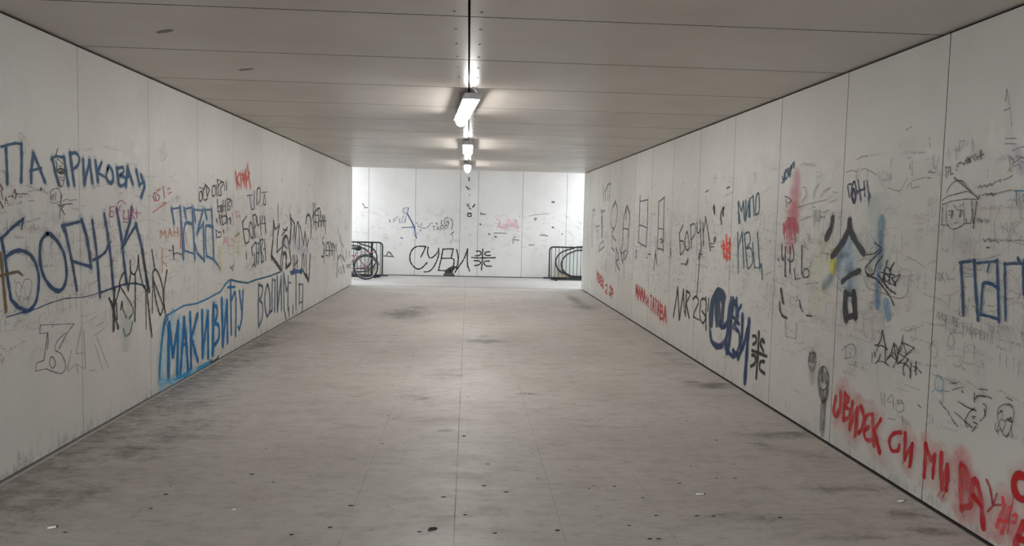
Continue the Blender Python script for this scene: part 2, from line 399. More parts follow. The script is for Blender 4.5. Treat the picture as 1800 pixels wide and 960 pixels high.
class Graf:
    def __init__(g, wall):
        g.wall = wall; g.v = []; g.f = []; g.mi = []; g.cov = []; g.mats = []
        LAYER[wall] += 1; g.off = .0012 + LAYER[wall] * .00013; g.n = 0
    def slot(g, m):
        if m not in g.mats: g.mats.append(m)
        return g.mats.index(m)
    def ribbon(g, P, w, style, m, wob=.12, ends=(1, 1)):
        """P: points (s, z) on the wall in metres, w: half width"""
        g.n += 1; off = g.off + .0001 * (g.n % 90) / 90; si = g.slot(m)
        L = [0.]
        for a, b in zip(P[:-1], P[1:]): L.append(L[-1] + math.dist(a, b))
        if L[-1] < 1e-5: P = [P[0], (P[0][0] + w * .3, P[0][1])]; L = [0., w * .3]
        n = max(2, min(60, int(L[-1] / max(w * .8, .012)) + 1)); Q = []; j = 0
        for i in range(n + 1):
            d = L[-1] * i / n
            while j < len(L) - 2 and L[j + 1] < d: j += 1
            t = (d - L[j]) / max(1e-9, L[j + 1] - L[j])
            Q.append((P[j][0] + (P[j + 1][0] - P[j][0]) * t, P[j][1] + (P[j + 1][1] - P[j][1]) * t))
        T = []
        for i in range(len(Q)):
            a = Q[max(0, i - 1)]; b = Q[min(len(Q) - 1, i + 1)]; l = max(1e-9, math.dist(a, b)); T.append(((b[0] - a[0]) / l, (b[1] - a[1]) / l))
        ph = random.random() * 9; sec = []
        for q in (1., .8, .45): sec.append((Q[0][0] - T[0][0] * w * q, Q[0][1] - T[0][1] * w * q, T[0], math.sqrt(max(0, 1 - q * q)) * .98 + .02, (1 - q) if q == 1 else 1.))
        for i, q in enumerate(Q): sec.append((q[0], q[1], T[i], 1 + wob * math.sin(ph + i * 1.1) + wob * .6 * math.sin(ph * 2 + i * .43), 1.))
        for q in (.45, .8, 1.): sec.append((Q[-1][0] + T[-1][0] * w * q, Q[-1][1] + T[-1][1] * w * q, T[-1], math.sqrt(max(0, 1 - q * q)) * .98 + .02, 0. if q == 1 else 1.))
        pr = PROF[style]; b0 = len(g.v); k = len(pr)
        for s_, z_, t, ww, al in sec:
            for o_, a_ in pr:
                g.v.append(wall_xyz(g.wall, s_ - t[1] * w * ww * o_, max(.02, z_ + t[0] * w * ww * o_), off)); g.cov.append(a_ * al)
        for i in range(len(sec) - 1):
            for c in range(k - 1): g.f.append((b0 + i * k + c, b0 + i * k + c + 1, b0 + (i + 1) * k + c + 1, b0 + (i + 1) * k + c)); g.mi.append(si)
    def px(g, P, w_px, style, m, wob=.12):
        W = [wall_pt(g.wall, *p) for p in P]; t = sum(q[1] for q in W) / len(W); iso = w_px * t / F_PX / 2
        tot = acc = 0.
        for i in range(len(P) - 1):       # how wide the stroke has to be on the wall to look w_px wide, seen at a slant
            (s0, z0), (s1, z1) = W[i][0], W[i + 1][0]; l = math.hypot(s1 - s0, z1 - z0)
            if l < 1e-6: continue
            e = .01; a = to_px(g.wall, s0, z0); b = to_px(g.wall, s0 - (z1 - z0) / l * e, z0 + (s1 - s0) / l * e)
            d = (P[i + 1][0] - P[i][0], P[i + 1][1] - P[i][1]); dl = max(1e-6, math.hypot(*d))
            per = abs((b[0] - a[0]) * d[1] - (b[1] - a[1]) * d[0]) / dl / e
            tot += l; acc += l * min(2.3 * iso, max(.7 * iso, w_px / 2 / max(per, 1e-6)))
        g.ribbon([q[0] for q in W], acc / tot if tot > 0 else iso, style, m, wob)
    def draw(g, crop, rgb, w_px, txt, style='pen', strength=1., halo=None):
        x0, y0, sc = crop; m = paint(rgb, style, strength)
        for P, smooth, k in parse(txt):
            P = [(x0 + a / sc, y0 + b / sc) for a, b in P]
            runs = [catmull(P)] if smooth else split_sharp(P)
            if halo:
                hm = paint(halo[0], 'mist', halo[2])
                g.px(catmull(P) if smooth else P, halo[1], 'mist', hm)
            for r in runs: g.px(r, w_px * k * (1.5 if style == 'spray' else 1.15), style, m)
        return g
    def build(g, name, label, cat='graffiti', group=None, kind='thing'):
        me = bpy.data.meshes.new(name); me.from_pydata(g.v, [], g.f)
        for m in g.mats: me.materials.append(m)
        me.polygons.foreach_set('material_index', g.mi)
        at = me.attributes.new('cover', 'FLOAT', 'POINT'); at.data.foreach_set('value', g.cov)
        o = bpy.data.objects.new(name, me); COL.objects.link(o)
        return tag(o, label, cat, group, kind)

# a small hand-lettered stroke alphabet (unit square, y up)
GLYPH = {'М': '0,0 .05,1 .5,.35 .95,1 1,0', 'А': '0,0 .5,1 1,0;.2,.38 .8,.38', 'И': '0,1 0,0 1,1 1,0', 'Т': '0,1 1,1;.5,1 .5,0', 'В': '0,0 0,1;~0,1 .8,.9 .75,.6 0,.52;~0,.52 .95,.42 .9,.08 0,0',
         'Ј': '.3,1 1,1;~.75,1 .75,.25 .4,0 0,.2', 'Е': '1,1 0,1 0,0 1,0;0,.5 .8,.5', 'К': '0,1 0,0;1,1 .05,.5 1,0', 'У': '0,1 .5,.45;1,1 .2,0', '2': '~0,.8 .4,1 .9,.85 .8,.5 0,0;0,0 1,0', 'Р': '0,0 0,1;~0,1 .9,.95 .9,.55 0,.45',
         'Н': '0,0 0,1;1,0 1,1;0,.5 1,.5', 'О': '~.5,0 0,.3 .05,.8 .5,1 1,.75 .95,.25 .5,0', 'С': '~1,.85 .5,1 0,.6 .1,.15 .6,0 1,.15', 'Б': '1,1 0,1 0,0;~0,.55 .8,.5 .9,.15 0,0', 'Л': '0,0 .5,1 1,0', 'Ч': '0,1 .1,.55 .95,.5;1,1 1,0',
         'H': '0,0 0,1;1,0 1,1;0,.5 1,.5', 'e': '~0,.3 .9,.35 .6,.6 .1,.45 .1,.05 .9,.05', 'l': '.5,1 .5,0', 'p': '.1,.6 .1,-.35;~.1,.5 .8,.55 .8,.1 .1,.05', 'F': '0,0 0,1 1,1;0,.55 .7,.55', 'L': '0,1 0,0 .9,0', 'U': '~0,1 .05,.2 .5,0 .95,.2 1,1',
         'R': '0,0 0,1;~0,1 .9,.95 .9,.55 0,.45;.3,.45 1,0', 'Д': '0,-.2 .1,0 .9,0 1,-.2;.15,0 .5,1 .85,0', 'П': '0,0 0,1 1,1 1,0', 'S': '~1,.9 .5,1 .1,.75 .5,.52 .95,.28 .6,0 0,.1', 'P': '0,0 0,1;~0,1 .9,.95 .9,.55 0,.45', 'I': '.5,1 .5,0', 'Z': '0,1 1,1 0,0 1,0', 'T': '0,1 1,1;.5,1 .5,0', 'A': '0,0 .5,1 1,0;.2,.38 .8,.38', 'N': '0,0 0,1 1,0 1,1', 'Ц': '0,1 0,.1 .9,.1 .9,1;.9,.1 1,-.2', '!': '.5,1 .5,.3;.5,.05 .5,0', 'X': '0,0 1,1;0,1 1,0'}
def words(g, txt, a, b, ha, hb, rgb, w_px, style='pen', strength=1., halo=None, fill=.74):
    """write txt with its baseline from pixel a to pixel b and its height going from ha to hb"""
    n = len(txt)
    for i, ch in enumerate(txt):
        if ch not in GLYPH: continue
        parts = []
        for P, smooth, k in parse(GLYPH[ch]):
            q = []
            for x, y_ in P:
                t = (i + x * fill) / n
                q.append('%.2f,%.2f' % (a[0] + (b[0] - a[0]) * t, a[1] + (b[1] - a[1]) * t - y_ * (ha + (hb - ha) * t) * random.uniform(.96, 1.04)))
            parts.append(('~' if smooth else '') + ' '.join(q))
        g.draw((0, 0, 1), rgb, w_px, ';'.join(parts), style, strength, halo)
    return g

A = (0, 220, 4.8); B = (0, 360, 4.8); C = (0, 540, 3.0); D = (240, 260, 4.0); E = (240, 460, 4.0); F = (400, 280, 4.0); G_ = (600, 280, 4.0)
I_ = (1020, 300, 3.2); J = (1160, 300, 4.364); K = (1160, 480, 4.364); L = (1340, 260, 4.3625); M_ = (1340, 480, 4.0); N = (1560, 220, 4.0); O = (1600, 420, 3.43)
P_ = (1400, 660, 3.2); Q = (1440, 360, 4.364); R = (1640, 760, 4.8); S_ = (1230, 490, 5.0526); T_ = (460, 350, 6.0); U = (170, 440, 6.0); V = (420, 480, 8.0); W = (270, 520, 5.647)
X_ = (1360, 320, 4.8); Y_ = (1640, 620, 5.333); Z_ = (1380, 580, 4.8); AA = (340, 290, 5.05); AB = (1030, 310, 4.8); AC = (0, 320, 9.6); AD = (1680, 130, 4.8); AE = (1480, 220, 8.0); AF = (1500, 560, 8.0)
AG = (740, 430, 11.25); AH = (800, 300, 10.667); AI = (680, 350, 12.0); AJ = (840, 340, 8.725)
BLUE = (32, 68, 100); NAVY = (28, 55, 86); INK = (38, 38, 40); RED = (152, 28, 32); HB = ((128, 158, 176), 12, .32)

# ---- left wall
g = Graf('L')
g.draw(A, BLUE, 4.0, '10,182 60,168 130,152 178,160; 48,190 56,330 60,488; 180,165 182,320 178,475; 262,478 262,390 280,240; 280,240 320,330 355,420 378,478; 255,385 345,362; 432,285 470,262 535,272; 440,285 470,420 495,498; 540,280 556,400 575,500; 590,242 605,360 625,500; ~590,242 640,235 668,280 655,340 610,375', 'spray', .95, HB)
g.draw(A, BLUE, 3.8, '700,298 705,400 712,492; 712,492 754,305; 754,305 778,478; 805,310 825,470; 855,320 820,400; 820,400 888,440; ~908,368 895,440 930,490 955,455 945,385 918,345 908,368; 985,370 1000,490; ~985,368 1035,358 1040,400 1003,425 1050,440 1055,490 1020,515 1000,490; 1062,510 1076,365; 1076,365 1118,490; 1066,440 1105,432; 1150,388 1175,502; 1175,502 1214,482; 1192,430 1215,490; 1215,490 1218,525 1192,602', 'spray', .95, HB)
g.build('graffiti_word', 'blue sprayed capitals running high up across the left wall, topmost writing there')
g = Graf('L'); g.draw(A, INK, 1.5, '480,285 505,300 530,330; 470,300 480,345 470,400; ~485,380 505,368 535,376 545,398 515,408 490,398 485,380*2; 495,345 520,350; 500,395 530,390*2.2; ~478,420 492,470 515,522 535,480 542,415; 495,440 530,440; 505,455 528,470; 470,255 485,200', 'pen', .9)
g.build('graffiti_portrait', 'small black inked bearded face inside the third big blue capital, left wall')
g = Graf('L'); g.draw(AC, (84, 50, 46), 1.5, '0,40 45,130*1.6; 15,140 40,290; 0,330 45,435*1.5; 95,260 85,360; ~90,310 120,300 130,360; 140,255 165,230; 180,245 210,225 215,260; 235,190 250,120 270,240; 280,190 255,280; 290,210 330,195; 340,215 385,190; 395,205 460,195; 320,260 370,245')
g.build('graffiti_scrawl', 'brownish slanted handwriting at the very edge under the topmost blue capitals')
g = Graf('L'); g.draw(AC, (66, 62, 60), 1.1, '~850,300 850,180 900,120 970,110 1020,180 1040,260; ~870,300 880,230 900,210 905,310; 940,190 935,300; ~850,340 910,360 1000,330; 1035,220 1020,370*1.6; 960,380 1080,390 1030,450 980,400; 1000,400 1060,420*2; 1020,450 1000,610; 1040,460 1085,545*1.6; ~1050,330 1120,290 1180,310 1280,295; 1050,385 1140,370 1220,370*1.8; 480,318 570,318; 690,110 692,125*2.5')
g.build('graffiti_figure', 'pencil stick figure with shaded body, between the blue capitals and the giant word', 'drawing')
g = Graf('L')
g.draw(B, NAVY, 4.6, '192,122 100,195 8,288; 10,288 38,430 65,640 92,800 150,865 215,893; ~45,445 110,398 180,388 250,420 300,500 325,600 320,720 300,820 255,885 200,902; ~398,245 345,310 335,430 352,560 400,660 460,718 512,722 550,660 560,560 540,420 490,320 440,265 398,245; 528,178 600,160 690,137; 690,137 730,270 755,420 765,520; 765,522 700,505 615,478', 'spray', .97, ((130, 160, 180), 17, .4))
g.draw(B, NAVY, 3.6, '540,175 590,400 625,580 645,715; 778,140 805,330 825,520 842,765; 880,88 905,230 935,460 955,705; ~912,335 890,395 840,438 785,466; 985,45 1020,250 1045,480 1066,655; 1110,30 1095,150 1030,362; 1030,362 1090,262 1145,170; 1145,170 1190,330 1220,520 1245,705', 'spray', .95, ((130, 160, 180), 13, .35))
g.draw(B, NAVY, 2., '~50,950 200,905 300,880 420,830 560,790 700,780 850,740*1; ~850,740 960,700 1050,672 1150,665 1225,690*1.9; 192,120 180,205*1.4; 520,175 535,225*1.6')
g.build('graffiti_word', 'giant dark navy sprayed letters with a swooping underline on the left wall')
g = Graf('L'); g.draw(B, (96, 78, 50), 4.6, '0,600 80,578 150,565 185,592; 5,420 25,640 48,895', 'spray', .92)
g.build('graffiti_cross', 'brown sprayed cross over the first giant navy letter, left edge')
g = Graf('L'); g.draw(B, (110, 106, 102), 1.1, '~185,710 165,660 140,660 130,740 160,800; ~185,710 200,640 250,630 265,690 235,840; 120,630 125,665; ~180,770 155,775 170,800 150,810; 200,780 200,805; 190,792 212,792; 225,805 225,770 240,800', 'pen', .8)
g.build('graffiti_heart', 'thin pencilled heart inside the first giant navy letter', 'drawing')
g = Graf('L'); g.draw(U, INK, 2.3, '185,410 180,620 175,840*1.8; 130,510 165,600 225,820*1.5; 130,510 180,580 222,470 240,380; 205,560 215,720; ~235,425 240,340 265,270 300,240 330,420; 330,425 355,250 352,110; ~352,200 370,245 400,250 430,170 438,55; 438,55 448,210 490,380 540,445; 480,0 505,180 555,430*1.5; 580,0 612,200; 405,270 405,560 400,740; ~250,390 320,500 375,600 380,660 340,720; 265,545 255,620; 268,560 275,630 312,712; 515,430 520,830*.7; 530,470 555,700 580,905*1.2; ~600,335 590,240 620,205 660,270 695,400 708,560 722,660; ~600,335 612,470 640,600 672,682 705,580; 705,580 705,430 740,215; 602,330 660,480 720,640; 590,260 585,660*.7; ~280,830 300,900 350,870 375,760', 'pen', .92)
g.draw(U, (150, 165, 155), 26, '320,680 310,900', 'mist', .4)
g.build('graffiti_tag', 'spidery black handwriting hanging below the last giant navy letters, left wall')
g = Graf('L'); g.draw(C, (70, 66, 64), 1.25, '210,95 275,92 390,88; 210,95 208,140 250,135 254,180 248,225; 250,135 240,210 230,280; 230,280 190,295 185,338 240,325; 390,88 350,140 310,220; ~240,325 320,350 345,310 325,250 290,225 300,180 342,138; ~268,262 260,300 275,322 292,300 283,272 268,262; 276,92 276,105', 'pen', .85)
g.draw(C, (128, 124, 120), 1.1, '355,340 400,300 450,325; 375,230 355,330; 400,245 440,243; 430,100 400,240; 440,120 450,320; 505,100 548,75; 500,150 550,110; 510,160 570,320; 500,200 540,330; 470,335 505,330; 405,310 410,350', 'pen', .8)
g.build('graffiti_letter', 'thin black outlined block letter low on the left wall, fading out rightwards')
g = Graf('L'); g.draw(A, (158, 72, 84), 1.7, '~1292,605 1298,572 1312,590 1306,640 1292,605; ~1350,545 1322,560 1330,590 1347,605 1330,638 1315,630; 1375,520 1386,612; 1408,545 1432,530; 1415,582 1446,565; 1288,738 1345,695 1402,655; 1362,655 1406,655', 'pen', .85)
g.build('graffiti_number', 'small crimson number with equals sign and arrow, left wall', 'graffiti')
g = Graf('L'); g.draw(A, (146, 66, 100), 1.8, '930,690 922,772; 928,690 962,688; ~924,730 952,730 955,768 922,774; 985,690 992,770; 1012,680 990,742; 1045,720 1040,792 1085,790 1080,720; ~1098,722 1130,720 1108,750 1132,780 1095,786; 1130,742 1190,740; 1150,720 1155,780; 1030,816 1080,820; ~990,660 1020,635 1060,665', 'pen', .8)
g.build('graffiti_word', 'purple pink pen word squeezed above the right end of the giant navy word')
g = Graf('L'); g.draw(D, (172, 104, 78), 1.6, '165,630 170,580 185,612 200,580 206,632; 220,625 232,568 246,620; 225,602 242,598; 265,620 262,560; 285,598 262,592; 285,560 290,620; 312,540 308,700*1.6; 180,715 180,872; 183,800 210,832; 345,600 350,660', 'pen', .75)
g.build('graffiti_word', 'faint orange capitals written across the pale blue outlined bubble word')
g = Graf('L'); g.draw(D, (52, 84, 116), 2.8, '243,430 306,420; 245,430 262,530; 305,420 315,560 328,775; 335,430 392,418; 335,430 346,490; 390,420 400,600 408,775; ~390,537 350,525 335,560 330,640 335,722; 335,722 405,745; 402,435 465,440; 402,435 412,512; 465,440 425,600; 425,600 468,530; 468,530 475,792; 410,680 425,740 475,792; 480,435 527,435; 480,440 492,495; 527,435 535,600 542,782; ~535,557 492,547 483,590 485,680 492,760; 492,760 540,785 575,830 586,852', 'spray', .9, ((150, 180, 198), 9, .45))
g.draw(D, (40, 44, 60), 2., '255,690 262,775; ~262,748 285,738 318,752; 228,722 245,722')
g.build('graffiti_word', 'blue outlined bubble letters in a row, right of the giant navy word')
g = Graf('L'); g.draw(AA, INK, 1.6, '~50,290 55,242 75,240 75,300 55,325 50,290; 50,200 100,215; ~85,302 85,232 110,180 116,240 120,300 95,312; 100,168 142,220 125,272; ~165,260 170,195 190,190 190,260 172,276 165,260; 200,180 210,272; 212,130 225,272; ~216,202 240,160 270,160 240,210 250,262 225,272; 215,130 270,155; 273,180 275,222; 292,148 293,218')
g.build('graffiti_tag', 'black pen bubble tag ending in exclamation marks, above the blue outlined bubble word')
g = Graf('L'); g.draw(AA, (34, 36, 50), 1.7, '212,310 215,412; ~215,370 235,370 235,410 215,416; 240,360 243,412; 250,360 252,410; 262,320 262,412; 282,318 282,410; 262,365 282,365; ~300,300 332,312 305,345 326,382 300,396 298,300; 338,320 340,370; 228,440 240,525; 250,430 256,532; ~240,470 282,450 290,500 260,532; 290,430 300,524; 300,480 326,470 328,522; 203,485 210,512; 235,450 300,460; 190,575 216,590; 200,600 206,645; ~216,602 240,596 240,636 216,642; 262,580 268,600')
g.build('graffiti_tag', 'cramped dark block letters in two rows beside the upper right of the blue bubble word')
g = Graf('L'); g.draw(F, (184, 58, 48), 1.9, '55,95 60,140 64,192; 82,100 62,142; 62,142 82,185; 92,108 94,185; ~92,108 112,115 96,148; 108,100 118,182; 128,78 112,140; 126,95 132,192; ~140,48 148,120 160,192; 152,100 132,152; 112,150 130,120', 'spray', .9, ((205, 150, 140), 8, .35))
g.build('graffiti_word', 'small red sprayed word standing alone near the top of left wall')
g = Graf('L'); g.draw(AA, (66, 84, 104), 2., '472,272 522,265; 500,275 515,392; ~515,392 535,392 540,368; 541,240 536,370', 'pen', .9)
g.draw(AA, INK, 1.5, '~565,215 588,208 590,300 570,348; 565,215 560,352; 604,246 656,240; ~628,258 620,345 640,346 632,268'); g.build('graffiti_word', 'bluish and black pen letters just below the small red word')
g = Graf('L'); g.draw(AA, (54, 54, 60), 1.9, '470,455 435,510; 435,510 445,620 460,692; ~445,572 480,570 495,620 490,680 460,696; ~503,510 495,580 510,640 530,640 520,540 503,510; 525,450 545,642; ~525,450 552,445 556,520 540,562; 560,460 570,540 592,520; 590,460 600,622; 612,455 606,522 642,520; 630,460 642,602')
g.build('graffiti_word', 'grey black pen capitals, middle line of three under the small red word')
g = Graf('L'); g.draw(AA, (48, 56, 82), 2., '515,738 545,690 556,690; 515,738 525,800; 556,690 560,882; 562,700 582,690 577,872; ~580,780 560,790 562,860; 590,670 605,862; ~590,670 616,665 600,750 622,842 602,866; 630,665 640,842; 616,750 640,745; ~523,902 540,880 552,906; 540,790 545,870', 'pen', .95)
g.build('graffiti_word', 'dense navy pen letters just above the wavy blue outline')
g = Graf('L'); g.draw(T_, INK, 2.5, '125,235 120,420 100,590*1.2; 125,240 140,320 182,280; 185,268 165,400 160,562; 160,562 202,512; 100,590 105,640; 100,600 150,670 205,752*1.9; ~200,722 205,600 240,560 262,600 250,722; ~215,562 220,440 258,392 280,460 300,600 305,672 258,722*1.4; 222,318 268,332; 212,382 270,300; 170,60 172,230*.5; 230,480 265,520; 240,430 225,500', 'pen', .93)
g.draw(T_, INK, 2.3, '300,168 310,300 290,480*1.3; 305,200 346,260 330,400; 312,260 300,462; 346,262 352,472; ~352,472 372,258 390,285 396,500 385,522; 405,288 440,482; 440,482 455,350 476,502; 476,502 492,430; ~465,250 475,182 500,170 520,260 515,402*1.2', 'pen', .93)
g.draw(T_, INK, 2.3, '~215,742 225,600 250,590 262,722; 330,600 335,742; 347,600 350,722; 370,600 376,722; ~420,742 430,600 442,592 446,722; 465,600 470,790 495,862; 512,588 495,862*1.2; 445,780 495,862*1.8; 380,650 345,700', 'pen', .93)
g.draw(T_, (160, 165, 180), 22, '240,460 430,560; 330,420 480,560', 'mist', .35)
g.build('graffiti_tag', 'tall angular black tag in two rows above the right end of blue outline')
g = Graf('L'); g.draw(T_, INK, 2., '540,48 548,272; 560,58 570,322; ~530,212 545,160 600,95 616,160 590,292; 555,170 602,170; 592,120 602,292; 620,140 622,282; ~630,282 640,170 650,282 660,168 672,360; 600,232 682,228; 545,240 600,250', 'pen', .92)
g.build('graffiti_tag', 'compact black tag, higher of the two near the far end of left wall')
g = Graf('L'); g.draw(T_, (46, 46, 48), 1.9, '~650,395 640,450 662,500 652,602 628,602; 650,520 658,682; 680,458 675,592 702,600; ~690,470 702,460 720,592; 720,450 710,602; 730,460 746,592; ~735,592 746,470 766,522; 770,500 764,632; 782,478 786,542; 665,540 760,545', 'pen', .9)
g.build('graffiti_tag', 'compact black tag, lower of the two near the far end of left wall')
g = Graf('L'); g.draw(T_, (92, 94, 94), 2.4, '800,600 800,662; ~800,640 830,590 842,650; 850,600 872,652; 795,690 790,812*1.3; 810,742 816,782; 830,720 836,782; ~850,782 856,700 872,772; 890,540 890,622; 920,560 922,602; 890,702 938,690; 895,720 935,715', 'pen', .75)
g.draw(T_, (126, 128, 150), 3.4, '805,320 820,420 865,505; 830,380 850,560', 'mist', .7); g.build('graffiti_smear', 'blurred grey smears at the last edge of left wall')
g = Graf('L'); DB = (4, 82, 130); LB = (120, 175, 200)
g.draw(E, LB, 20, '185,520 170,700 175,850; 250,420 230,640; 300,520 290,700; 200,850 330,800 440,750', 'mist', .55)
g.draw(W, LB, 12, '250,260 245,740; 350,240 300,700; 420,250 400,560; 520,200 510,560; 610,120 600,520; 700,100 700,440', 'mist', .5)
g.draw(E, (22, 92, 130), 2.6, '205,382 260,350 330,310 420,295; 420,295 500,260 590,210; ~590,210 630,152 660,128 700,140 780,150; 780,150 830,130 940,100 1010,72; ~205,382 190,440 172,600 160,760 162,850; 218,395 196,450 183,520*.7', 'spray', 1.)
g.draw(E, (20, 70, 76), 2., '660,128 780,150 830,130 940,100 1010,72')
g.draw(W, DB, 3.6, '150,285 145,560 146,822*1.25; 150,290 190,592*1.2; 190,590 242,265; 240,265 232,772; 300,230 285,480 262,762*1.1; 300,230 322,480 340,732*1.1; 280,492 328,478*1.3; 360,178 368,420 370,712; 434,188 372,420; 372,420 436,642; 480,155 485,602; 485,562 537,170; 537,170 540,606; 592,95 585,572*1.2; ~592,95 628,120 625,212 592,272; ~592,272 645,300 642,432 585,505*1.2; 675,38 685,492; 685,472 727,60; 727,60 733,455', 'spray', 1.)
g.draw(E, DB, 2.4, '640,178 692,175; 640,185 690,180; 660,145 663,350 665,508*1.1; ~665,275 690,215 698,300 695,518; 722,208 737,332; 748,212 740,400 722,475; 722,475 712,455; 750,198 744,215*.6', 'spray', 1.)
g.draw(W, (40, 120, 165), 5, '205,835 240,812 282,798; 300,790 325,770; 340,785 350,760; 440,722 520,688; 480,700 550,664', 'spray', .9); g.draw(W, (52, 70, 80), 2.4, '560,668 572,640; 590,660 605,640; 620,640 640,600; 560,665 640,618')
g.draw(W, LB, 22, '70,850 130,840 200,850', 'mist', .7)
g.build('graffiti_word', 'bright blue painted capitals framed by a wavy outline at foot of left wall')
g = Graf('L'); g.draw(V, (46, 66, 86), 2.1, '275,165 268,450 275,748; ~275,165 332,200 310,330 285,382 328,440 325,620 280,748; ~400,165 365,300 366,480 395,606 430,520 430,300 400,165; 470,95 460,300 466,520 435,552; 470,95 506,105 500,532; 537,68 540,520*1.3; 540,518 592,60; 592,60 597,512; 627,10 632,492; 632,30 665,252 692,180; 690,60 686,502; 700,130 732,140; 800,10 800,492; 838,160 888,160; 850,160 845,422; 845,422 892,405; 897,180 890,540 870,582; 700,500 706,602; 756,470 756,552; 630,492 660,642*.7', 'spray', .9, ((160, 190, 200), 6, .4))
g.draw(T_, (40, 72, 112), 4.5, '300,770 440,760; 310,790 430,745; 330,740 420,780', 'spray', .8)
g.build('graffiti_word', 'thin teal capitals continuing rightwards after the bright blue framed word')

g = Graf('L'); g.draw(AA, (190, 128, 132), 1.7, '345,430 350,472; 362,412 402,418; 378,430 384,472; 395,440 410,470; 265,702 282,640 290,700; 272,680 286,676; 302,640 304,700; 320,660 345,655 360,690; 300,720 360,715', 'pen', .7); g.draw(AA, (208, 190, 130), 16, '238,800 240,870; 400,650 398,710', 'mist', .4); g.draw(AA, (60, 58, 58), 2.2, '372,636 402,606; 468,790 470,830; 325,905 335,920; 350,890 346,935*.6', 'pen', .8); g.build('graffiti_scrawl', 'small faded pink letters between blue bubble word and grey black capitals')
# ---- right wall
g = Graf('R'); g.draw(AB, (88, 124, 122), 1.9, '145,78 150,205; 182,80 160,132; 160,132 168,202; 183,68 186,202; ~183,80 204,66 198,205; 210,70 212,60', 'pen', .8)
g.build('graffiti_word', 'faint teal letters at the top of right wall near its far end')
g = Graf('R'); g.draw(AB, (84, 92, 102), 1.6, '52,602 50,420 58,295; ~58,295 68,280 76,292 72,335; 125,285 130,312 146,300 160,285; 125,288 162,292; 112,580 112,632 155,592 150,545 118,572; 80,425 115,418; 128,340 132,380', 'pen', .85)
g.draw(AB, (62, 76, 108), 3., '137,340 136,505', 'spray', .8); g.build('graffiti_letter', 'slim grey blue outlined letters closest to the tunnel mouth on right wall')
g = Graf('R'); g.draw(AB, (78, 78, 82), 1.6, '~245,222 215,300 212,400 235,442 260,370 264,270 245,222; 245,208 235,262; 247,210 262,262; ~240,440 220,492 252,545; 220,500 218,600 240,632', 'pen', .88)
g.build('graffiti_letter', 'tall grey loop with a pointed top, farther of the two loops before the blue rectangles')
g = Graf('R'); g.draw(AB, (78, 78, 82), 1.6, '~345,250 322,340 314,440; ~345,250 370,330 362,440; 314,440 362,446; 316,440 308,602; 362,442 352,622; 340,280 342,360', 'pen', .88)
g.build('graffiti_letter', 'tall grey rounded arch split by a crossbar, nearer of the two loops')
g.build('graffiti_letter', 'two tall grey loops drawn side by side before the blue rectangles')
g = Graf('R'); g.draw(AB, (46, 58, 84), 2.1, '458,165 450,400 444,556; 458,212 490,205 522,198; 524,194 518,420 508,597; 452,412 480,418 516,436; 444,556 470,575 508,592', 'pen', .92)
g.build('graffiti_letter', 'tall navy outlined rectangle with a crossbar, left of the two')
g = Graf('R'); g.draw(AB, (58, 62, 74), 2., '615,215 610,440 603,608; 615,217 662,178; 662,178 656,420 652,632; 612,440 656,446; 603,608 652,620*1.3; 624,528 656,540; 640,525 640,560; 632,560 655,545', 'pen', .92)
g.build('graffiti_letter', 'tall dark outlined rectangle with slanted top, right of the two')
g = Graf('R'); g.draw(AB, (62, 54, 80), 1.7, '256,602 250,805; ~256,602 276,690 256,722 282,790; 290,618 310,732; 310,732 320,640 332,702 354,636; 300,650 346,622; 320,700 320,855*.6; 170,700 165,800*.7; 300,590 302,700', 'pen', .88)
g.build('graffiti_scrawl', 'purple black scrawl hanging under the two tall grey loops'); g = Graf('R')
g.draw(AB, (44, 42, 48), 2., '588,632 574,788; 590,660 602,742; 522,656 548,660; 512,688 520,684; 425,630 427,650; 425,672 427,685; 715,610 718,660'); tag(g.build('graffiti_marks', 'short dark strokes and dots hanging under the two tall rectangles', 'marks', kind='stuff'))
g = Graf('R'); words(g, 'УВЕК', (1049, 490), (1062, 508), 13, 15, RED, 1.7, 'spray', .9, ((215, 160, 155), 7, .3)); words(g, '2', (1064, 514), (1070, 518), 15, 15, RED, 1.7, 'spray', .9); words(g, 'ЈР', (1071, 518), (1079, 525), 15, 14, RED, 1.9, 'spray', .9, ((215, 160, 155), 7, .3))
g.build('graffiti_word', 'short row of small red letters low near the far end of right wall')
g = Graf('R'); words(g, 'МАМА', (1118, 519), (1136, 533), 18, 21, RED, 1.8, 'spray', .95, ((215, 150, 148), 8, .3)); words(g, 'И', (1137, 536), (1141, 541), 16, 16, RED, 1.5, 'spray', .9); words(g, 'ТАТА', (1143, 542), (1160, 557), 23, 24, RED, 1.7, 'spray', .95, ((215, 150, 148), 8, .3)); words(g, 'ВА', (1161, 560), (1173, 565), 25, 24, RED, 2.2, 'spray', .95, ((215, 150, 148), 10, .4))
g.build('graffiti_word', 'longer slanting line of red sprayed words left of the black number')
g = Graf('R'); g.draw(J, (64, 64, 68), 2., '178,420 150,482; 150,482 158,642; ~156,540 180,545 190,600 160,647; ~207,470 192,540 205,607 226,590 217,500 207,470; 235,420 242,592; ~235,420 268,410 270,480 242,532; 283,400 286,470; ~286,470 300,478 312,440; 310,380 318,602; 330,402 336,572; 336,470 352,362; 350,358 372,480 388,612; 388,560 415,560; 390,585 418,585', 'pen', .9)
g.draw(J, (66, 60, 84), 2., '312,615 302,722 284,960; 298,640 330,642; 312,620 295,680; 205,715 215,690*2; 160,715 200,718', 'pen', .85); g.build('graffiti_word', 'grey pen capitals with a long trailing tail, left of the orange red blot')
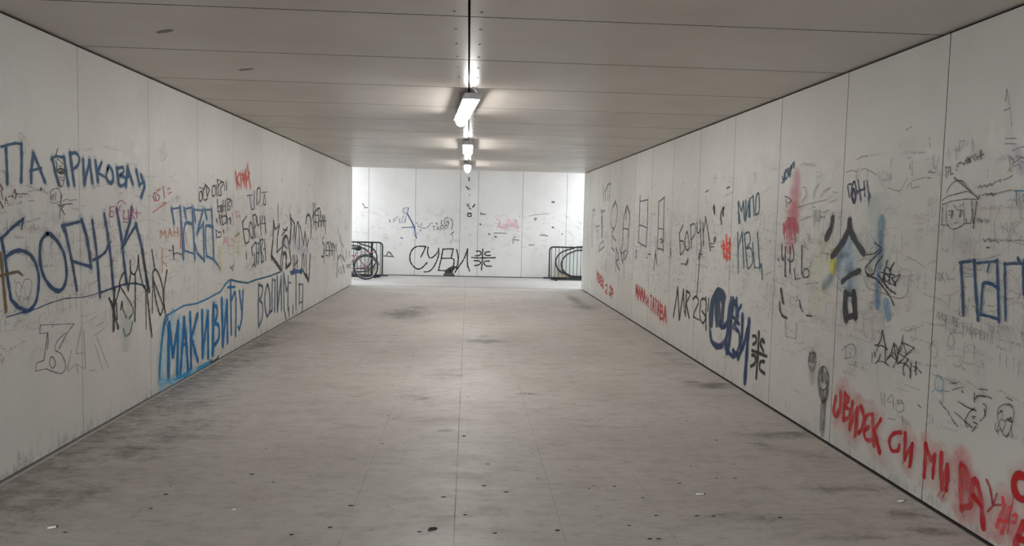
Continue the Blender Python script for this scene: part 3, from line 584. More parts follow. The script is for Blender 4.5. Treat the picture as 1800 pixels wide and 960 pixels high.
g = Graf('R'); g.draw(J, (196, 70, 52), 2.6, '487,550 492,662; 511,508 513,678*1.2; 536,528 537,672; ~474,580 496,568 490,620 502,662; ~520,560 546,560 520,612 542,652 520,672; 480,600 540,600', 'spray', .95); g.build('graffiti_blot', 'compact orange red letters on a panel joint of right wall')
g = Graf('R'); g.draw(J, (34, 76, 98), 2.1, '606,402 602,240 628,312 642,240 648,372; 660,232 656,386; 656,386 682,240; 682,240 684,352; 690,218 693,352; 690,218 716,195; 716,195 723,342; ~742,195 734,322 750,333 763,300 760,182 742,195; 605,310 615,400', 'pen', .95)
g.build('graffiti_word', 'teal black four letter word above the larger three letter word, right wall')
g = Graf('R'); g.draw(J, (36, 68, 86), 2.1, '598,478 602,742; 600,602 632,478; 632,478 646,742; 600,742 602,790*.5; 650,490 672,742; ~650,487 686,475 692,550 662,597; ~662,597 702,602 712,702 680,752 672,742; 712,558 727,742; 727,742 767,747; 750,478 767,747; 767,747 779,718 788,828', 'pen', .95, ((170, 195, 200), 7, .25))
g.build('graffiti_word', 'large teal black three letter word with a hooked tail, right wall')
g = Graf('R'); g.draw(J, INK, 3., '415,280 419,318*1.4; ~474,405 468,345 482,295 492,288; 425,525 420,535*1.6; 515,135 535,125; 350,165 375,150*.6; 485,300 487,340', 'pen', .85); tag(g.build('graffiti_marks', 'loose short black dashes above the orange red blot', 'marks', kind='stuff'))
g = Graf('R'); g.draw(L, (30, 58, 84), 1.9, '155,220 166,262 172,190; ~180,168 174,242 197,212 186,172; 196,158 212,222; 204,172 222,138 216,202; 235,118 226,160 212,178; 247,110 243,150; 148,266 156,268*1.4', 'pen', .95); g.build('graffiti_word', 'tiny slanted navy word just above the pink spray cloud')
g = Graf('R')
g.draw(L, (196, 120, 132), 22, '262,260 265,470; 262,300 255,560; 235,420 240,620', 'mist', .32); g.draw(L, (186, 84, 98), 26, '225,540 215,680', 'mist', .45)
g.draw(X_, (166, 44, 58), 1.1, '; '.join('%d,%d %d,%d' % (x, y_, x + dx, y2) for x, y_, dx, y2 in ((82, 350, 2, 440), (92, 355, 0, 480), (102, 340, -2, 420), (112, 330, 2, 470), (122, 310, 0, 400), (132, 310, 2, 460), (142, 305, -2, 390), (152, 315, 0, 480), (163, 305, 2, 400), (174, 310, 0, 440), (186, 320, -2, 510), (197, 340, 0, 420), (208, 370, 2, 430), (148, 330, 40, 380), (100, 390, 50, 330), (118, 300, 60, 300))), 'spray', .8)
g.build('graffiti_blot', 'pink spray cloud with red drips running down, right wall')
g = Graf('R'); g.draw(X_, (190, 205, 218), 22, '90,640 170,650', 'mist', .5); g.draw(X_, (52, 50, 60), 2., '70,525 72,640 84,660; 70,642 100,640; 102,550 100,620 98,792; 98,780 108,800; 142,550 138,770; ~160,530 172,600 168,655 148,672 122,652; 240,545 238,772; ~250,770 262,735 295,742 300,790 270,808; ~250,770 248,800 262,800; 175,735 185,822 232,812*.8; 40,655 42,662', 'pen', .92)
g.draw(X_, (74, 70, 70), 2., '95,120 125,132 155,155; 155,155 122,182; 105,150 110,210*.5', 'pen', .9); g.build('graffiti_letter', 'dark hooked letters directly under the pink spray cloud')
g = Graf('R'); g.draw(L, (38, 46, 78), 2., '~690,278 658,285 662,330 672,380; ~706,258 684,330 692,400 706,425 718,380 722,320 706,258; ~702,315 692,370 705,412 716,372 702,315*1.4; 735,248 750,340 758,412; 782,258 788,368; 722,335 790,312*1.5; 730,350 760,325; 805,252 816,342; ~822,350 812,388 830,382 826,350 822,350; 820,390 820,442', 'pen', .96)
g.build('graffiti_word', 'navy exclamation word above the black sprayed arrowhead')
g = Graf('R')
g.draw(Q, (150, 175, 190), 34, '240,380 245,470 240,610; 200,400 190,450', 'mist', .55); g.draw(Q, (92, 110, 140), 14, '175,395 215,385; 245,500 235,620', 'mist', .6); g.draw(Q, (100, 122, 140), 18, '165,330 140,460 90,560 50,610', 'mist', .75)
g.draw(Q, (200, 185, 60), 15, '105,405 105,470', 'mist', 1.); g.draw(Q, (205, 198, 166), 46, '10,430 -10,620', 'mist', .28)
g.draw(Q, (46, 46, 50), 7.2, '105,112 95,180 58,252*.9; 236,132 225,200 190,280 150,335 106,390*1.05; 236,132 250,220 300,310 342,368*1.05; 182,588 240,540 312,508; 206,690 200,780 208,868; 206,690 268,685; 268,685 280,848; 282,845 210,868*1.2', 'spray', .93, ((160, 160, 162), 16, .4))
g.build('graffiti_arrow', 'soft black sprayed arrowhead over a small rectangle, right wall')
g = Graf('R')
g.draw(Q, (84, 122, 152), 16, '480,140 470,240 465,400 455,560 450,740', 'mist', .9); g.draw(Q, (60, 96, 130), 9, '475,230 480,340 465,460', 'mist', .9); g.draw(Q, (100, 140, 165), 20, '520,790 525,820', 'mist', .9); g.draw(Q, (170, 186, 184), 50, '430,120 440,320', 'mist', .4)
g.draw(Q, (36, 38, 42), 2.3, '365,385 420,378 470,340; 428,290 482,332; ~482,350 410,420 358,485 372,532 420,530 442,460 490,395*1.2; ~370,545 440,570 500,640 550,712 577,772*1.2; ~460,540 500,600 540,650 588,682*1.2; 525,428 488,585; 578,445 540,505; ~500,520 542,560 520,592 500,560; 552,500 540,602; 540,602 592,622; 592,622 560,562 624,538; 624,538 580,612; 480,520 582,540; 505,590 500,500; 520,480 560,500; 375,480 400,520*.5; 390,470 412,510*.5', 'pen', .94)
g.draw(Q, (100, 98, 98), 1.4, '~345,560 380,640 470,670 580,710 640,717 680,670 688,600', 'pen', .7); g.build('graffiti_tag', 'tangled black tag over a blue smear, right of the sprayed arrowhead')
g = Graf('R'); g.draw(AF, INK, 1.75, '~415,165 392,300 345,375 308,372; ~415,165 440,300 462,400 486,442; ~342,455 350,402 382,380 430,395 480,438; 455,430 455,600; ~455,600 475,640 502,662; 386,500 362,590 318,628; ~362,605 420,605 470,640; 272,485 268,612*.7; 308,470 308,542*.8; 580,345 540,480; ~540,480 510,550 474,582; 580,345 592,480 622,602; 478,550 530,520 610,580; 625,560 600,620 568,692*.8; 565,480 560,542; ~602,372 625,425 645,435 690,330 705,240; 632,440 632,540 605,610; ~632,480 672,445 695,400 700,330; 715,345 862,412*1.1; 862,412 750,517; 715,350 752,500; 752,500 700,580 622,636; 630,482 782,575; 782,575 732,632; 622,636 670,622 732,632; ~732,632 705,700 722,792; ~732,632 790,690 805,740; 820,628 806,832*1.1; 890,608 888,785*1.1; 848,672 895,690 960,767; 865,742 890,690', 'pen', .96)
g.build('graffiti_tag', 'spiky black outlined tag with a star above the big red line')
g = Graf('R'); g.draw(K, (40, 38, 38), 2.5, '104,335 122,230 138,112; 138,112 150,355; 150,355 166,250 182,130; 182,130 188,300*.8; 205,140 196,322; ~205,138 232,165 202,232; 202,232 226,342; ~255,200 278,182 298,222 266,300 258,335; 258,335 304,362; ~348,200 318,210 308,330 330,385 352,340 325,292; 355,190 355,435; 376,198 370,285', 'pen', .93)
g.build('graffiti_number', 'black letters and number immediately left of the big navy scribbled word')
g = Graf('R')
g.draw(S_, (44, 60, 80), 5.6, '~222,165 200,120 165,105 130,150 100,250 92,400 102,540 150,597 200,590 240,520 256,420; ~208,200 172,128 142,170 118,260 108,400; 152,190 146,300 152,392; 170,150 178,390; ~218,170 205,300 205,402', 'spray', .97)
g.draw(S_, (24, 46, 80), 4.6, '~98,480 110,560 150,602 200,600; ~185,385 200,432 240,400 262,320 282,190; 330,188 325,332*.8; ~282,190 262,300 250,480 232,602; ~300,200 278,380 266,560 245,642*1.2; ~300,205 330,235 342,330 305,422*1.2; ~305,432 352,482 352,602 310,692 245,640; 370,240 342,290 318,402*.7; 290,330 350,400; 382,330 378,500 360,602*.9; 345,702 402,560 442,388; 440,380 422,640 403,908*1.1; 300,640 345,690*1.3', 'spray', .97, ((190, 200, 212), 12, .3))
g.build('graffiti_word', 'big navy scribbled word low on right wall, beside a black cross')
g = Graf('R'); g.draw(S_, (40, 38, 38), 3.3, '528,478 520,650 504,878*.85; 468,638 530,662 597,690*1.5; ~474,508 500,512 504,560 476,582*1.1; ~572,560 552,542 542,582 566,638*1.1; ~468,678 496,690 492,752 458,778*1.2; ~574,738 542,738 534,800 577,842*1.1', 'spray', .97); g.build('graffiti_cross', 'black cross with four curls beside the big navy scribbled word', 'graffiti')
g = Graf('R'); HR = ((202, 146, 142), 34, .28)
g.draw(P_, RED, 4.9, '~224,125 212,195 222,228 245,200; 252,98 250,190 232,225; 276,108 268,245; ~276,108 300,130 275,172 302,195 297,237 268,248; 318,158 303,295; 310,272 347,190; 347,190 335,330; ~366,178 384,240 372,300 355,322; ~432,220 398,228 386,290 412,292; ~412,292 384,318 396,362 432,362; 432,228 438,388; 478,248 440,312; 440,312 470,428; ~592,322 548,328 525,370 540,422 574,422 582,395; 616,332 612,468; 612,468 652,392; 656,390 642,505', 'spray', 1., HR)
g.draw(P_, RED, 1.3, '612,465 602,497; 640,495 628,522; 303,290 298,310; 335,325 322,355; 470,425 472,440')
g.draw(P_, RED, 5.6, '732,388 728,480 722,565; 732,395 758,472; 758,472 784,448; 782,448 770,572*.8', 'spray', 1., HR)
g.draw(R, RED, 5.8, '78,185 70,320 82,470; 82,470 105,360 125,285; 128,285 132,360 118,480', 'spray', 1., HR); g.draw(R, RED, 1.5, '80,480 42,545; 120,470 88,555; 248,640 246,680; 262,705 264,712*1.5; 690,520 680,590 660,640')
g.draw(R, RED, 8., '245,275 240,440 248,645*.9; ~250,285 300,350 302,430 260,455*1.1; 260,320 275,430*1.4; ~300,440 335,520 320,620 255,632*.9; ~325,610 342,440 368,408 398,500 418,640 430,800*.9; 350,540 405,610*.9', 'spray', 1., ((205, 130, 130), 52, .36))
g.draw(R, (140, 48, 52), 3., '460,405 488,470 512,612; 546,520 510,625 468,668; 520,612 622,615*1.3', 'spray', .9); g.draw(R, (186, 60, 58), 6., '597,562 610,640 575,720 545,792; 655,640 625,740 590,845; 560,745 645,755; ~685,705 715,692 705,750 680,762*.7', 'spray', .9, ((205, 130, 130), 52, .36)); g.draw(R, (140, 48, 52), 2., '680,590 655,700 636,855')
g.build('graffiti_word', 'big red dripping sentence sloping down along the foot of right wall')
g = Graf('R'); g.draw(R, RED, 11., '~790,380 725,362 690,420 698,500 740,560 800,570; 770,775 735,850 705,945; 735,895 800,925', 'spray', 1., ((205, 130, 130), 62, .38)); g.build('graffiti_letter', 'thick red partial letters cut by the lower right photo corner')
g = Graf('R'); g.draw(O, (34, 66, 98), 4.2, '303,142 392,132*1.1; 310,148 320,320 325,452; 390,132 400,320 413,487; 408,146 532,134; 528,132 535,320 540,497; ~538,302 500,275 452,265 440,300 430,455; 430,457 480,466 541,487; 482,150 470,195*.6; 575,150 580,487*.8; 572,152 640,148 720,152; 700,120 686,150 690,330; 655,118 664,140', 'spray', .95, ((150, 178, 196), 9, .35)); g.build('graffiti_word', 'tall navy outlined letters at the extreme right under the hatted face')
g = Graf('R'); g.draw(N, (52, 50, 50), 1.5, '~390,530 430,500 500,482 560,468 600,480 645,515; 390,560 450,535 560,520 645,522; ~420,475 450,420 490,392 530,395 562,432; 475,370 520,410 590,465*1.5; 590,465 645,520; ~425,560 418,640 425,700 465,732 520,712 545,680 540,560; 392,580 385,700 412,705; 595,520 606,620 590,690 545,695; 633,540 610,722*1.5; 600,590 608,690; ~435,612 450,600 472,604; 460,605 455,652*1.5; ~500,600 520,595 537,608; 520,605 515,642*2; 435,630 450,635; 470,562 500,600; 510,575 545,545; 475,690 500,685; 560,660 560,690', 'pen', .9)
g.build('graffiti_portrait', 'pen drawn face under a wide pointed hat, right wall beside a panel joint')
g = Graf('R'); words(g, 'Help', (1720, 391), (1742, 391), 9, 7, (74, 72, 72), 1.2); g.draw(N, (74, 72, 74), 1.6, '640,440 660,425 665,440 690,420 700,435 730,410 740,425 760,400 770,395; 780,395 800,385 800,400; 820,385 850,375 885,355; 650,490 655,515; 668,495 700,480 705,500; 710,490 740,480 745,495 770,480*1.7; 780,480 830,465 880,455*.9; 680,800 690,820 720,795 730,820 760,810 790,830; 705,860 720,862*2', 'pen', .85)
g.build('graffiti_scrawl', 'small pen captions written right of the hatted face')
g = Graf('R'); g.draw(N, (66, 64, 64), 1.6, '415,290 420,370; ~415,300 440,295 432,335; 448,290 450,345 470,340; 490,280 500,300; 485,310 495,320', 'pen', .85); g.draw(N, (58, 56, 56), 2., '~500,275 520,262 540,275; 545,275 560,240 570,270; 565,225 590,262; 585,225 580,262; 600,215 625,250; 620,205 640,240; 660,180 665,235*1.4; 640,225 680,205', 'pen', .88); g.draw(N, (120, 116, 112), 1.2, '430,165 450,215; 420,190 440,240; 485,150 490,240; 515,110 505,180; 520,115 548,105 545,140 515,165; 560,150 575,110; 602,98 605,180', 'pen', .7); g.build('graffiti_scrawl', 'jagged black scribble above the tip of the pointed hat')
g = Graf('R'); g.draw(Z_, (62, 60, 60), 1.7, '~235,195 203,230 205,300 230,352 255,310 264,230 235,195; 215,225 214,255*2.6; 246,225 240,262*2.6; 215,308 235,332 247,308*1.4; ~210,200 240,188 265,205*1.6', 'pen', .85); g.draw(Z_, (140, 138, 134), 16, '235,220 232,380', 'mist', .5); g.build('graffiti_portrait', 'smaller shaded oval face with hollow eyes, left of the long grinning one', 'drawing')
g = Graf('R'); g.draw(Z_, (112, 110, 106), 9, '325,620 322,760 318,860', 'mist', .9); g.draw(Z_, (130, 128, 124), 6, '298,380 300,520; 358,380 350,540', 'mist', .6); g.draw(Z_, (104, 102, 100), 2.6, '312,355 312,430; 342,370 346,442; 325,530 330,580*1.6', 'spray', .8); g.draw(Z_, (58, 56, 56), 1.6, '~322,308 286,360 284,470 308,590 335,613 362,560 372,420 356,340 322,308; ~322,322 296,380 296,470 316,580 335,598 354,545 362,430; 325,345 325,445; ~300,485 330,510 362,478*1.3; 308,620 300,850*.7; 345,615 332,850*.7', 'pen', .85); g.build('graffiti_portrait', 'long grinning torch shaped face in grey shading, by the big red line', 'drawing')
g = Graf('R'); g.draw(Y_, (92, 124, 132), 1.5, '~62,218 26,262 34,338 70,362 100,338 106,270 62,218; 102,338 100,462; 30,340 0,372; 60,360 165,362', 'pen', .85); g.draw(Y_, (165, 190, 195), 14, '62,250 66,330', 'mist', .4); g.build('graffiti_figure', 'pale teal stick figure with a round head, right wall', 'drawing')
g = Graf('R'); g.draw(Y_, (60, 58, 56), 1.7, '70,455 95,490; 105,505 132,535; 148,548 160,585; 178,605 205,650 240,692; ~170,285 215,290 260,270; 190,350 250,330 290,325; 280,360 288,372*1.6', 'pen', .8); g.draw(Y_, (52, 50, 48), 2., '245,458 320,508; 325,510 412,545*1.3; 212,560 250,590 300,638*.9; 305,640 370,700*1.4; 375,740 412,695*1.4; ~375,600 410,600 380,620; 385,650 425,670*1.3; ~400,440 440,400 520,415 560,430; 420,410 500,412*1.2; ~480,480 510,510 490,600 450,640; ~330,700 310,640 350,560 400,520; 440,340 520,350; 395,380 400,460; 490,530 500,590', 'pen', .82); g.build('graffiti_drawing', 'dark jumble of scribbled lines between teal figure and curly haired face', 'drawing')
g = Graf('R'); g.draw(Y_, (64, 62, 62), 1.6, '~625,520 618,620 650,730 700,792 742,700 768,600 758,510 700,482 625,520; ~640,630 625,680 610,740 640,720; ~650,620 690,660 660,740; 690,640 740,610 750,650 720,640*1.6; 700,790 720,760*1.5; 740,690 755,800; ~620,580 650,540 660,600; 695,418 755,450*1.2; ~690,500 720,490 750,520; 640,560 660,545*2; 710,620 735,645*1.8; ~600,660 590,720 620,750', 'pen', .82); g.build('graffiti_portrait', 'curly haired pen portrait low at the right edge, above the red sentence', 'drawing')
g = Graf('R'); g.draw((1600, 420, 3.43), (118, 114, 110), 1.3, '175,205 185,255; 185,205 215,260; 205,200 190,250; 225,205 235,250; 240,245 272,240; 265,190 275,170; 330,175 385,185; 330,205 380,215; 335,230 390,225; 340,400 350,430; 375,400 400,415; 455,370 450,400; 470,400 515,410; 300,440 305,465 330,470*1.3', 'pen', .75); words(g, 'ЛИЦЕ', (1648, 559), (1670, 568), 12, 12, (124, 120, 116), 1.2, 'pen', .7); words(g, 'ТЕ', (1675, 570), (1690, 576), 13, 14, (110, 106, 102), 1.3, 'pen', .75); words(g, 'УМИРЕН', (1693, 583), (1740, 601), 14, 14, (130, 126, 122), 1.2, 'pen', .7); g.build('graffiti_scrawl', 'faint pencil sentence below the tall navy outlined letters at right')

g = Graf('R'); g.draw(M_, (46, 44, 46), 3.2, '135,115 140,165 150,208; ~125,208 128,262 145,300 172,316; 266,195 270,235 286,270*.7; 315,298 350,304', 'pen', .9); g.draw(M_, (120, 116, 112), 1.2, '165,335 168,445 238,462 242,350; ~240,170 250,165 258,185 240,195', 'pen', .7); g.build('graffiti_letter', 'short black curved strokes beside a faint square, below the dark hooked letters')
g = Graf('R'); g.draw(AE, (120, 115, 108), 1.5, '~70,670 120,642 170,640 210,652; 210,652 214,750; ~280,630 330,615 390,635 500,705; 372,640 370,720; 530,670 530,740; 700,480 700,580; 695,690 700,760; 970,540 970,620; 1002,515 1000,705; ~1298,420 1298,560 1320,608 1350,590 1375,430; 905,75 990,22; 1240,170 1255,320; 1080,392 1185,380; ~660,880 740,910 830,922 880,840 940,735; ~925,890 985,800 995,885 1085,860; 1000,785 1180,730; 215,490 290,440 370,430; 930,470 990,452', 'pen', .7); g.draw(AE, (86, 96, 94), 1.8, '1225,670 1250,645 1265,668 1320,668; 1215,740 1270,748', 'pen', .8); g.build('graffiti_scrawl', 'huge faint grey letters high up between navy exclamation and hatted face')
g = Graf('R'); g.draw(AD, (84, 86, 96), 1.7, '462,690 472,825; 470,700 505,745; 478,765 576,700; ~490,650 530,625 600,610; 500,780 545,760 560,800; 450,822 470,790; 520,690 600,720; 560,740 640,760; 430,545 520,545; 425,590 520,590; 440,130 430,230; 440,130 470,290 480,440*.6; 415,310 465,290', 'pen', .75); g.draw(AD, (150, 155, 175), 20, '520,650 560,800', 'mist', .4); g.build('graffiti_drawing', 'blue grey pen sketch cut off by the right edge above the captions', 'drawing')
g = Graf('R'); g.draw(X_, (116, 112, 108), 1.4, '~240,168 280,110 272,55 255,45; ~200,215 300,185 380,165 455,150; ~235,322 270,310 302,288; 345,240 348,370; 362,240 365,330; 388,240 390,330; 340,120 350,70 385,15; ~400,130 430,80 480,50; 505,85 545,90; 470,175 500,165 540,145; 330,215 360,210; ~290,440 305,460 300,500; 245,530 300,570; 395,605 470,600; 455,610 452,660; ~310,680 330,690 310,710; 270,860 390,850; 415,260 470,235', 'pen', .75); g.draw(X_, (60, 58, 58), 3., '405,296 412,298; 428,294 434,296', 'pen', .8); g.build('graffiti_scrawl', 'thin grey curls and lines between pink spray cloud and black arrowhead')
g = Graf('R'); g.draw(M_, (118, 114, 110), 1.4, '~565,545 600,512 640,500 662,540 650,602; 575,602 640,590; 590,520 595,610; 620,560 630,575; ~660,620 650,650 620,640', 'pen', .75); g.draw(P_, (96, 92, 90), 1.3, '480,100 488,162; 500,100 502,172; ~518,140 545,110 552,190; 520,150 548,150; ~570,140 602,145 608,195 572,205 565,160; 575,150 580,160*2; 590,152 600,158*2; 520,240 560,250; 600,230 605,280; 690,165 705,180*2', 'pen', .75); g.build('graffiti_scrawl', 'grey pencil letters and small head between spiky tag and big red sentence')
g = Graf('R'); g.draw(N, (70, 112, 134), 2.4, '900,462 975,462; 915,465 918,558; 960,490 990,480'); g.draw(N, (150, 144, 138), 1.4, '805,690 822,722 845,680; 822,722 820,762; 850,690 852,750 870,755 880,690; 890,690 892,770; ~890,690 915,690 912,720 892,728; 895,728 920,775; ~790,600 760,700 775,800', 'pen', .7); g.build('graffiti_letter', 'teal letter T above faint pencil letters at the right edge')
# ---- far wall
g = Graf('B'); g.draw(G_, (30, 28, 28), 2.4, '~594,614 530,614 490,650 484,715 520,765 560,768 602,728; 594,614 578,650 560,687'); g.draw(AG, (30, 28, 28), 2.3, '~142,55 130,150 160,250 210,262 280,210 340,130; ~348,75 352,180 310,330 230,470 150,532 62,540; 430,92 530,85 635,85; 436,90 400,280 345,512; 636,85 600,262; 410,275 600,270; ~600,270 652,300 642,420 600,500 500,512; 345,510 500,517; ~705,100 736,250 720,420 700,480; ~668,552 760,420 850,280 922,88; 922,88 914,300 922,420; 922,420 962,522'); g.build('graffiti_word', 'large black brushed word across the middle of the far wall')
g = Graf('B'); g.draw(AG, (30, 28, 28), 2.3, '1222,88 1215,300 1195,502; 1003,255 1150,266 1468,260; ~1098,130 1160,130 1192,172 1150,216 1078,220; ~1362,140 1290,150 1258,185 1300,216 1372,215; ~1050,320 1130,320 1182,355 1140,402 1062,415; ~1352,325 1270,330 1243,365 1290,422 1392,427'); g.build('graffiti_cross', 'black cross with four curls on the far wall')
g = Graf('B'); g.draw(AG, (54, 52, 52), 4., '520,505 640,440; 500,545 600,540; 560,570 640,480; 600,500 692,440*.6', 'spray', .92); g.draw(AG, (70, 72, 76), 6.5, '490,600 545,575 615,605', 'spray', .9); g.build('graffiti_blot', 'dark sooty blot at foot of far wall under the black word')
g = Graf('B'); g.draw(AI, (150, 175, 205), 5, '440,320 580,590; 570,600 560,760; 380,240 350,380', 'mist', .55); g.draw(AI, (44, 52, 92), 1.5, '455,190 432,310; 432,310 520,470 582,590*1.3; 310,602 450,598 578,590; 580,590 600,720 626,832*1.2'); g.draw(AI, (96, 104, 112), 1.3, '~450,182 372,190 336,242 380,302 422,290; ~650,570 740,612 850,602 922,520 975,510; 612,490 668,542; 742,505 708,572; 300,820 330,826*1.8; 705,660 720,664*1.8; 625,720 660,722'); g.build('graffiti_figure', 'blue black stick figure with open arms on the far wall', 'drawing')
g = Graf('B'); g.draw(AI, (120, 116, 134), 1.2, '140,420 145,495; 140,425 240,370; 150,455 200,445; 270,415 265,500 312,492; ~320,420 330,490 370,480 380,420; 412,340 388,502; 55,435 65,485*1.8', 'pen', .8); g.build('graffiti_word', 'faint violet letters left of the stick figure on the far wall')
g = Graf('B'); g.draw(AI, (68, 66, 66), 1.3, '~1300,400 1245,392 1212,470 1232,542 1302,540 1292,470 1250,470; 1240,505 1300,500; ~1160,445 1148,520 1195,562; ~1350,415 1388,500 1368,645; 1352,750 1372,725 1410,690*1.3; ~1390,760 1380,860 1330,930*.6; 1045,515 1055,525*1.8'); words(g, 'ТАRР', (760, 405), (789, 405), 7, 8, (90, 88, 86), 1.1, 'pen', .85); g.build('graffiti_portrait', 'scribbled face with a caption right of the stick figure, far wall', 'drawing')
g = Graf('B'); g.draw(AJ, (196, 122, 134), 1.3, '~285,395 345,440 300,525; ~320,460 350,520 420,530 455,440 485,470 440,525; ~430,440 480,400 525,480 565,400 605,480 620,545; 605,420 540,500; ~560,460 600,560 625,580; 300,502 430,520; 500,490 610,520', 'pen', .8); g.draw(AJ, (224, 188, 190), 16, '330,470 590,510', 'mist', .4); g.build('graffiti_scrawl', 'faint pink scribble right of centre on far wall')
g = Graf('B'); g.draw(G_, (92, 90, 88), 1.8, '300,680 366,685*1.3; ~318,672 335,652 360,680*1.4; 150,312 162,330; 162,340 185,340', 'pen', .85); g.build('graffiti_blot', 'small grey hat shaped mark beside the left barrier on far wall'); g = Graf('B'); g.draw(AH, (52, 50, 50), 1.6, '261,135 263,185*1.6; 200,300 225,310; 230,320 245,350*1.4; 265,330 280,355; 262,450 275,470*.8; 215,632 266,632; 225,662 258,665 266,715; 266,715 302,715; 335,680 366,640*1.8; 478,785 490,815; 478,815 566,817*1.2', 'pen', .9); g.draw(AJ, (70, 68, 68), 1.3, '1140,130 1165,135*2.4; 250,608 440,612; ~540,770 545,690 580,668; 560,710 625,716*1.4; 955,642 1020,640 1072,655*1.3; 785,790 862,792*1.1; 870,385 900,388*1.6; 870,410 890,412; 1145,520 1158,525*2; 170,622 180,628*2; 265,665 282,668*2; 35,470 42,478*1.8; 780,350 870,330 1100,310*.6; 640,345 640,365*.7; 1290,620 1298,628*1.4', 'pen', .85); tag(g.build('pen_marks', 'scattered small black pen marks over the far wall', 'marks', kind='stuff'))

# ---- the countless small scribbles that cover both side walls
def scribbles(wall, n, zmid, zsd, ymin, ymax, seed):
    rnd = random.Random(seed); g = Graf(wall)
    cols = [((96, 92, 90), .62), ((112, 108, 104), .6), ((78, 76, 76), .6), ((70, 74, 104), .5), ((150, 84, 84), .42), ((120, 96, 110), .5), ((132, 128, 120), .62), ((150, 142, 110), .4)]
    ms = [paint(c, 'pen', a) for c, a in cols]
    for i in range(n):
        s0 = ymin + (ymax - ymin) * rnd.random() ** 1.35; z0 = min(2.2, max(.22, rnd.gauss(zmid, zsd)))
        m = rnd.choice(ms); k = rnd.random(); w_ = rnd.uniform(.0012, .0026)
        sx = -1 if wall == 'R' else 1
        if k < .55:      # a line of small handwriting
            h = rnd.uniform(.012, .04); ln = rnd.uniform(.06, .32); tilt = rnd.uniform(-.18, .18); x = 0; P = []
            while x < ln:
                P.append((s0 + sx * x, z0 + tilt * x + (h if len(P) % 2 else 0) * rnd.uniform(.3, 1.1))); x += rnd.uniform(.25, .6) * h
                if rnd.random() < .14 and len(P) > 2: g.ribbon(catmull(P, 3), w_, 'pen', m); P = []; x += h * .6
            if len(P) > 1: g.ribbon(catmull(P, 3), w_, 'pen', m)
        elif k < .72:    # a loop or knot
            r = rnd.uniform(.015, .08); P = [(s0 + r * math.cos(t) * rnd.uniform(.5, 1.2), z0 + r * math.sin(t) * rnd.uniform(.7, 1.6)) for t in [j * rnd.uniform(.8, 1.3) for j in range(rnd.randint(5, 12))]]
            g.ribbon(catmull(P, 4), w_, 'pen', m)
        elif k < .78:    # big uneven capitals made of a few strokes
            h = rnd.uniform(.05, .16)
            for j in range(rnd.randint(2, 6)):
                x = s0 + sx * j * h * .7
                P = [(x + rnd.uniform(-.2, .2) * h, z0 + rnd.random() * h) for _ in range(rnd.randint(2, 4))]; P[0] = (x, z0); P[1] = (x + rnd.uniform(-.05, .1) * h, z0 + h)
                g.ribbon(P, w_ * 1.1, 'pen', m)
        else:            # a stray stroke or a rubbed spot
            ln = rnd.uniform(.03, .3); an = rnd.uniform(-.5, .5) if rnd.random() < .6 else rnd.uniform(1.2, 1.9)
            g.ribbon(catmull([(s0, z0), (s0 + sx * ln * .5 * math.cos(an), z0 + ln * .5 * math.sin(an) + rnd.uniform(-.02, .02)), (s0 + sx * ln * math.cos(an), z0 + ln * math.sin(an))], 4), w_, 'pen', m)
    return g
g = scribbles('L', 900, 1.38, .34, 3.0, 18.2, 3); g.build('pen_scribbles', 'countless faint pen scribbles spread over the left wall panels', 'scribbles', kind='stuff')
g = scribbles('R', 1350, 1.3, .4, 3.2, 18.2, 5); g.build('pen_scribbles', 'countless faint pen scribbles spread over the right wall panels', 'scribbles', kind='stuff')
# ------------------------------------------------------------------ ceiling lights
M['lamp'] = mat('lamp_diffuser_lit', (240, 240, 236), .4, emit=((1.0, .985, .965), LAMP))
M['lampbody'] = mat('lamp_grey_plastic', (168, 168, 166), .45)
M['steel'] = mat('bracket_steel', (140, 140, 140), .35, .8)
def make_light():
    r = thing('ceiling_light', '', 'lamp')
    ln = .79
    h = MB(); h.prism([(-.06, -.035), (.06, -.035), (.078, -.066), (.078, -.09), (-.078, -.09), (-.078, -.066)], -ln, ln); h.build('housing', M['lampbody'], r)
    n = 12; d = MB(); prof = [(.053, -.075)] + [(.053 * math.cos(a), -.098 - .054 * math.sin(a)) for a in [PI * i / n for i in range(n + 1)]] + [(-.053, -.075)]
    d.prism(prof, -ln + .015, ln - .015, 0, True); d.build('diffuser', M['lamp'], r)
    for sy in (-1, 1):
        e = MB(); e.prism([(-.056, -.04), (.056, -.04), (.056, -.1), (.04, -.135), (-.04, -.135), (-.056, -.1)], sy * ln - .008 - (.012 if sy > 0 else 0), sy * ln + .008 + (.012 if sy < 0 else 0))
        if sy > 0: e.build('end_cap', M['lampbody'], r)
        b = MB(); b.box((-.018, sy * .55 - .02, -.037), (.018, sy * .55 + .02, -.0005)); b.box((-.06, sy * .55 - .012, -.05), (.06, sy * .55 + .012, -.034)); b.build('bracket', M['steel'], r)
    c = MB(); c.tube([(.03, -ln + .05, -.04), (.045, -ln - .03, -.03), (.02, -ln - .09, -.012), (.0, -ln - .1, -.0005)], .006, 8); c.build('cable', M['lampbody'], r)
    return r
lamp = make_light()
spots = [(-.05, 7.75, .072, 'nearest lit fluorescent ceiling light, hanging visibly skewed on the centre joint'),
         (-.03, 12.05, .0, 'middle lit ceiling light in the row of three, seen almost end on'),
         (-.04, 16.3, .0, 'farthest lit ceiling light, just before the far wall'),
         (-.03, -.8, .0, 'added ceiling light out of view, put in to brighten the near end')]  # assumed continuation of the row, unseen; added to brighten the near end
for i, (x, y, a, lab) in enumerate(spots):
    o = lamp if i == 0 else copy_tree(lamp)
    o.location = (x, y, H); o.rotation_euler = (0, 0, a); o['label'] = lab; o['group'] = 'row of ceiling lights'

